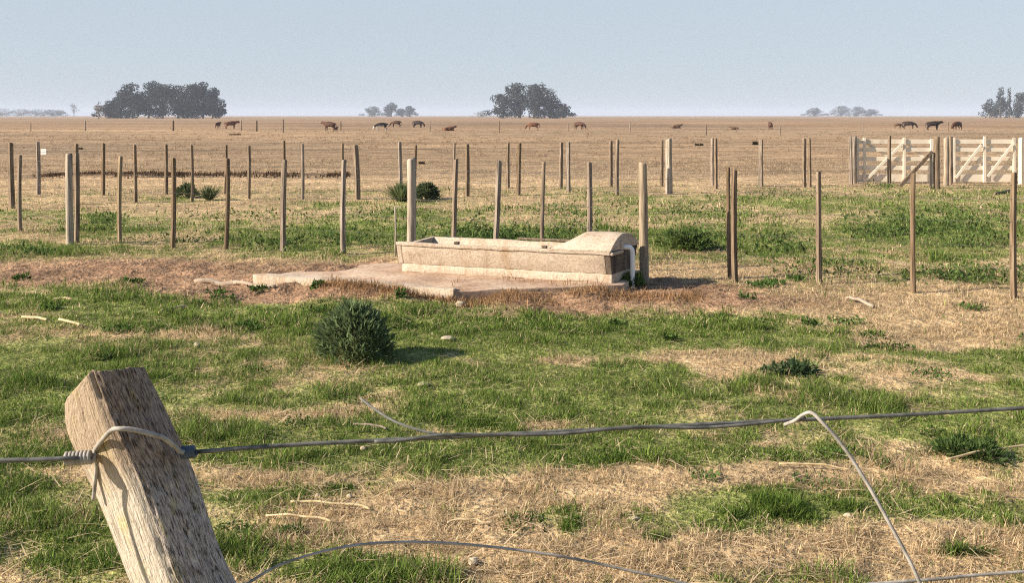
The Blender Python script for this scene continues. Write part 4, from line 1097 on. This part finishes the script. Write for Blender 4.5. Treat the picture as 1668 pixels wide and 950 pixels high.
# ------------------------------------------------------------------ close fence: leaning post and wires
def close_fence():
    YB = 1.20
    root = thing('wire_fence', D(280, 950, YB) * 1.0, 'close wire fence with one leaning grey post and slack twisted wires', 'fence')
    root.location = (D(280, 950, YB).x, YB, 0); o = root.location.copy()
    # rings of the post: left, ridge, right corner in the photo, then two back corners
    R = [((103, 664), (147, 605), (216, 599)), ((104, 700), (174, 676), (240, 664)), ((122, 750), (201, 738), (276, 738)), ((154, 818), (233, 810), (310, 818)),
         ((206, 950), (284, 950), (358, 952)), ((300, 1200), (388, 1200), (478, 1200)), ((420, 1700), (510, 1700), (600, 1700)), ((500, 2980), (592, 2980), (684, 2980))]
    ctrl = []
    for (l, m, r) in R:
        pl = D(l[0], l[1], YB + .035); pm = D(m[0], m[1], YB - .022); prr = D(r[0], r[1], YB + .012)
        bk1 = Vector((prr.x - .012, YB + .085, prr.z - .004)); bk2 = Vector((pl.x + .02, YB + .09, pl.z + .012))
        ctrl.append([pl, pm, prr, bk1, bk2])
    ctrl[0][3].z -= .012; ctrl[0][4].z -= .0
    # dense skin
    na, nl = 20, 24
    cols = []
    for c in range(5): cols.append(smooth_path([q[c] for q in ctrl], nl))
    nr = len(cols[0]); V = []; G = []
    arc = 0.0
    for i in range(nr):
        if i: arc += (cols[1][i] - cols[1][i - 1]).length
        ring = [cols[c][i] for c in range(5)]; cen = sum(ring, Vector()) / 5
        for c in range(5):
            a, b = ring[c], ring[(c + 1) % 5]
            for k in range(na):
                t = k / na; p = a.lerp(b, t)
                e = min(t, 1 - t); nrm = (p - cen); nrm.z = 0; nrm.normalize()
                p = p - nrm * (.006 * math.exp(-(e / .06) ** 2)) + nrm * .004 * math.sin(math.pi * t)
                V.append(p); G.append((c + t, arc, 0))
    n = 5 * na
    Va = np.array([tuple(p) for p in V]); Ga = np.array(G)
    fib = fbm(Ga[:, 0] * 34, Ga[:, 1] * 9, 1.0, 4, 121); pit = fbm(Ga[:, 0] * 11, Ga[:, 1] * 38, 1.0, 3, 123)
    rightf = ((Ga[:, 0] >= 1) & (Ga[:, 0] < 2.2)).astype(float)
    crack = np.exp(-((Ga[:, 0] - 1.16 - .02 * np.sin(Ga[:, 1] * 25)) / .018) ** 2) * np.exp(-((Ga[:, 1] - .05) / .12) ** 2)
    dsp = fib * .0035 + np.minimum(pit + .05, 0) * .016 * rightf - crack * .006
    cen = np.repeat(Va.reshape(nr, n, 3).mean(1), n, 0); nr2 = Va - cen; nr2[:, 2] = 0; nr2 /= np.linalg.norm(nr2, axis=1)[:, None]
    Va = Va + nr2 * dsp[:, None]
    i = np.arange(nr * n).reshape(nr, n); f = np.stack([i[:-1], np.roll(i, -1, 1)[:-1], np.roll(i, -1, 1)[1:], i[1:]], -1).reshape(-1, 4)
    # top cap: rings shrinking to the middle
    top = Va[:n]; ct = top.mean(0); capV = [Va]; capF = [f]; prev = np.arange(n); base = len(Va)
    for q in (.8, .5, .2, .02):
        ring = ct + (top - ct) * q; ring[:, 2] += (fbm(ring[:, 0] * 90, ring[:, 1] * 90, 1, 3, 131)) * .004
        capV.append(ring); cur = base + np.arange(n); capF.append(np.stack([np.roll(prev, -1), prev, cur, np.roll(cur, -1)], -1)); prev = cur; base += n
    Va = np.concatenate(capV) - np.array(o); f = np.concatenate(capF); Gf = np.concatenate([Ga] + [Ga[:n] + np.array([0, -.03 * (k + 1), 0]) for k in range(4)])
    me = mesh_np('leaning_post', Va, f, 4, smooth=True)
    at = me.attributes.new('grain', 'FLOAT_VECTOR', 'POINT'); at.data.foreach_set('vector', Gf.astype(np.float32).ravel())
    # wood: pale lichen face and dark pitted face, grain along the post
    m, nt, out = new_mat('old_grey_post'); L = nt.links.new
    a = N(nt, 'ShaderNodeAttribute'); a.attribute_name = 'grain'
    def nz(scale, det, dist=0):
        v = N(nt, 'ShaderNodeVectorMath', operation='MULTIPLY'); v.inputs[1].default_value = scale; L(a.outputs['Vector'], v.inputs[0])
        t = N(nt, 'ShaderNodeTexNoise'); t.inputs['Scale'].default_value = 1; t.inputs['Detail'].default_value = det; t.inputs['Distortion'].default_value = dist; L(v.outputs[0], t.inputs['Vector']); return t.outputs[0]
    grain = nz((38, 14, 1), 6); pits = nz((26, 90, 1), 5, .6); blot = nz((3, 18, 1), 4)
    sp = N(nt, 'ShaderNodeSeparateXYZ'); L(a.outputs['Vector'], sp.inputs[0])
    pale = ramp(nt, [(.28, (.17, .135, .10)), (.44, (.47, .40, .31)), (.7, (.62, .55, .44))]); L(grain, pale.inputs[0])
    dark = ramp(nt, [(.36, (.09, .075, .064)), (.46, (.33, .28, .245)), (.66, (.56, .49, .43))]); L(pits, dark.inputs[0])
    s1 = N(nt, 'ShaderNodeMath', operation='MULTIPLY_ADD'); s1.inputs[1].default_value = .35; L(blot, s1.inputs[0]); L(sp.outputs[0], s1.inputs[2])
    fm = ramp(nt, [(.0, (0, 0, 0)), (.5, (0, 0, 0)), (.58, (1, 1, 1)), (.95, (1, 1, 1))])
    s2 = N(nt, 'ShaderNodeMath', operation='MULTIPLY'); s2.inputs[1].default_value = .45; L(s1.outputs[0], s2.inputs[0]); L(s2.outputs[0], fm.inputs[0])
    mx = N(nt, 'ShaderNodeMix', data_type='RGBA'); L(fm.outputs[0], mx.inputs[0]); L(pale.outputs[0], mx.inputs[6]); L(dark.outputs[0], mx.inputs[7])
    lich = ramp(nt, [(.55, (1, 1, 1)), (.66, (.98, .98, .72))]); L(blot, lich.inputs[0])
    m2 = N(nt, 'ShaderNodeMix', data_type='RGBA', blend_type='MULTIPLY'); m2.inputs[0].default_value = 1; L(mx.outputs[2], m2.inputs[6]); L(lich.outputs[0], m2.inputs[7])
    # browner weathered head above the tie wire
    hd = ramp(nt, [(.0, (.72, .63, .55)), (.10, (.76, .67, .59)), (.145, (1, 1, 1))]); L(sp.outputs[1], hd.inputs[0])
    m3 = N(nt, 'ShaderNodeMix', data_type='RGBA', blend_type='MULTIPLY'); m3.inputs[0].default_value = 1; L(m2.outputs[2], m3.inputs[6]); L(hd.outputs[0], m3.inputs[7])
    p = N(nt, 'ShaderNodeBsdfPrincipled'); p.inputs['Roughness'].default_value = .92; p.inputs['Specular IOR Level'].default_value = .15
    L(m3.outputs[2], p.inputs['Base Color'])
    b1 = N(nt, 'ShaderNodeBump'); b1.inputs['Strength'].default_value = .8; b1.inputs['Distance'].default_value = .003; L(grain, b1.inputs['Height'])
    b2 = N(nt, 'ShaderNodeBump'); b2.inputs['Strength'].default_value = .8; b2.inputs['Distance'].default_value = .004; L(pits, b2.inputs['Height']); L(b1.outputs[0], b2.inputs['Normal'])
    L(b2.outputs[0], p.inputs['Normal']); L(p.outputs[0], out.inputs[0])
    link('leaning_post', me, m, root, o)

    def wire(name, pts, r, mat, k=10, n=8, parent=root):
        mb = MB(); mb.tube(smooth_path(pts, k), r, n); return link(name, mb.mesh(name, True, off=o), mat, parent, o)
    # main wire passes behind the post
    def mainY(u): return 1.20 + .00016 * (u - 220)
    def mp(u, v, dy=0): return D(u, v, mainY(u) + dy)
    mw = wire('main_wire', [mp(-700, 768), mp(-200, 757), mp(0, 751), (mp(140, 746)), mp(205, 742, .11), mp(275, 740, .10), mp(330, 736), mp(480, 725), mp(700, 714, 0), mp(900, 704), mp(1200, 689), mp(1460, 677), mp(1668, 665), mp(2400, 622)], .0026, M_WIRE)
    # second strand wound along it
    pts = []
    for j in range(0, 121):
        t = j / 120; u = 610 + (1312 - 610) * t
        v = np.interp(u, [480, 700, 900, 1200, 1460], [725, 714, 704, 689, 677])
        ph = t * 2 * math.pi * 2.5; env = min(1, t * 8 + .1)
        pts.append(D(u, v + (3.4 + 1.2 * math.sin(t * 9)) * math.cos(ph + .6 * math.sin(t * 11)) * env + 1, mainY(u) - .0055 - .003 * math.sin(ph)))
    mb = MB(); mb.tube(pts, .0021, 7); link('twisted_wire', mb.mesh('twisted_wire', True, off=o), M_WIRE, root, o)
    # tie: coil, loop over the post, coil
    def coil(u0, v0, u1, v1, turns, rad, r, mat, name):
        pts = []
        for j in range(turns * 12 + 1):
            t = j / (turns * 12); a = 2 * math.pi * turns * t; u = u0 + (u1 - u0) * t; v = v0 + (v1 - v0) * t
            c = D(u, v, mainY(u)); pts.append(c + Vector((0, math.cos(a) * rad, math.sin(a) * rad)))
        mb = MB(); mb.tube(pts, r, 7); link(name, mb.mesh(name, True, off=o), mat, root, o); return pts
    ca = coil(107, 748, 150, 745, 7, .0056, .0024, M_WIRE_PALE, 'wire_coil')
    coil(296, 738, 318, 736, 5, .0052, .0022, M_WIRE_BLUE, 'wire_coil')
    wire('tie_wire', [ca[-1], D(153, 738, 1.205), D(163, 722, 1.186), D(181, 702, 1.168), D(194, 699, 1.163), D(214, 700, 1.166), D(240, 706, 1.172), D(266, 714, 1.183), D(282, 726, 1.197), D(292, 735, 1.206), D(300, 738, 1.207)], .0027, M_WIRE_PALE, 8, 9)
    wire('wire_tail', [D(152, 742, 1.20), D(157, 760, 1.206), D(155, 785, 1.212), D(152, 815, 1.215)], .0022, M_WIRE_PALE, 8, 7)
    # loose hooked wire hanging from the strand
    wire('hooked_wire', [D(1278, 692, 1.36), D(1294, 686, 1.35), D(1308, 676, 1.345), D(1322, 673, 1.34), D(1338, 687, 1.335), D(1372, 726, 1.33), D(1410, 784, 1.32), D(1447, 850, 1.31), D(1474, 900, 1.305), D(1497, 948, 1.30), D(1540, 1060, 1.30)], .0023, M_WIRE_PALE)
    # frayed short end
    wire('loose_end', [D(588, 650, 1.33), D(612, 668, 1.31), D(645, 688, 1.29), D(690, 703, 1.28), D(728, 710, 1.279)], .0016, M_WIRE)
    # slack low wire and the lower tight wire
    wire('slack_wire', [D(250, 1110, 1.25), D(330, 1010, 1.26), D(412, 946, 1.27), D(470, 916, 1.28), D(560, 892, 1.29), D(650, 884, 1.30), D(750, 887, 1.31), D(860, 899, 1.32), D(950, 914, 1.33), D(1040, 934, 1.34), D(1110, 950, 1.35), D(1250, 990, 1.36)], .0016, M_WIRE_PALE)
    wire('low_wire', [D(-700, 1090, 1.06), D(205, 1030, 1.24), D(700, 1000, 1.3), D(1250, 968, 1.36), D(1400, 954, 1.38), D(1540, 943, 1.40), D(1668, 932, 1.42), D(2400, 880, 1.5)], .0022, M_WIRE_PALE)
close_fence()
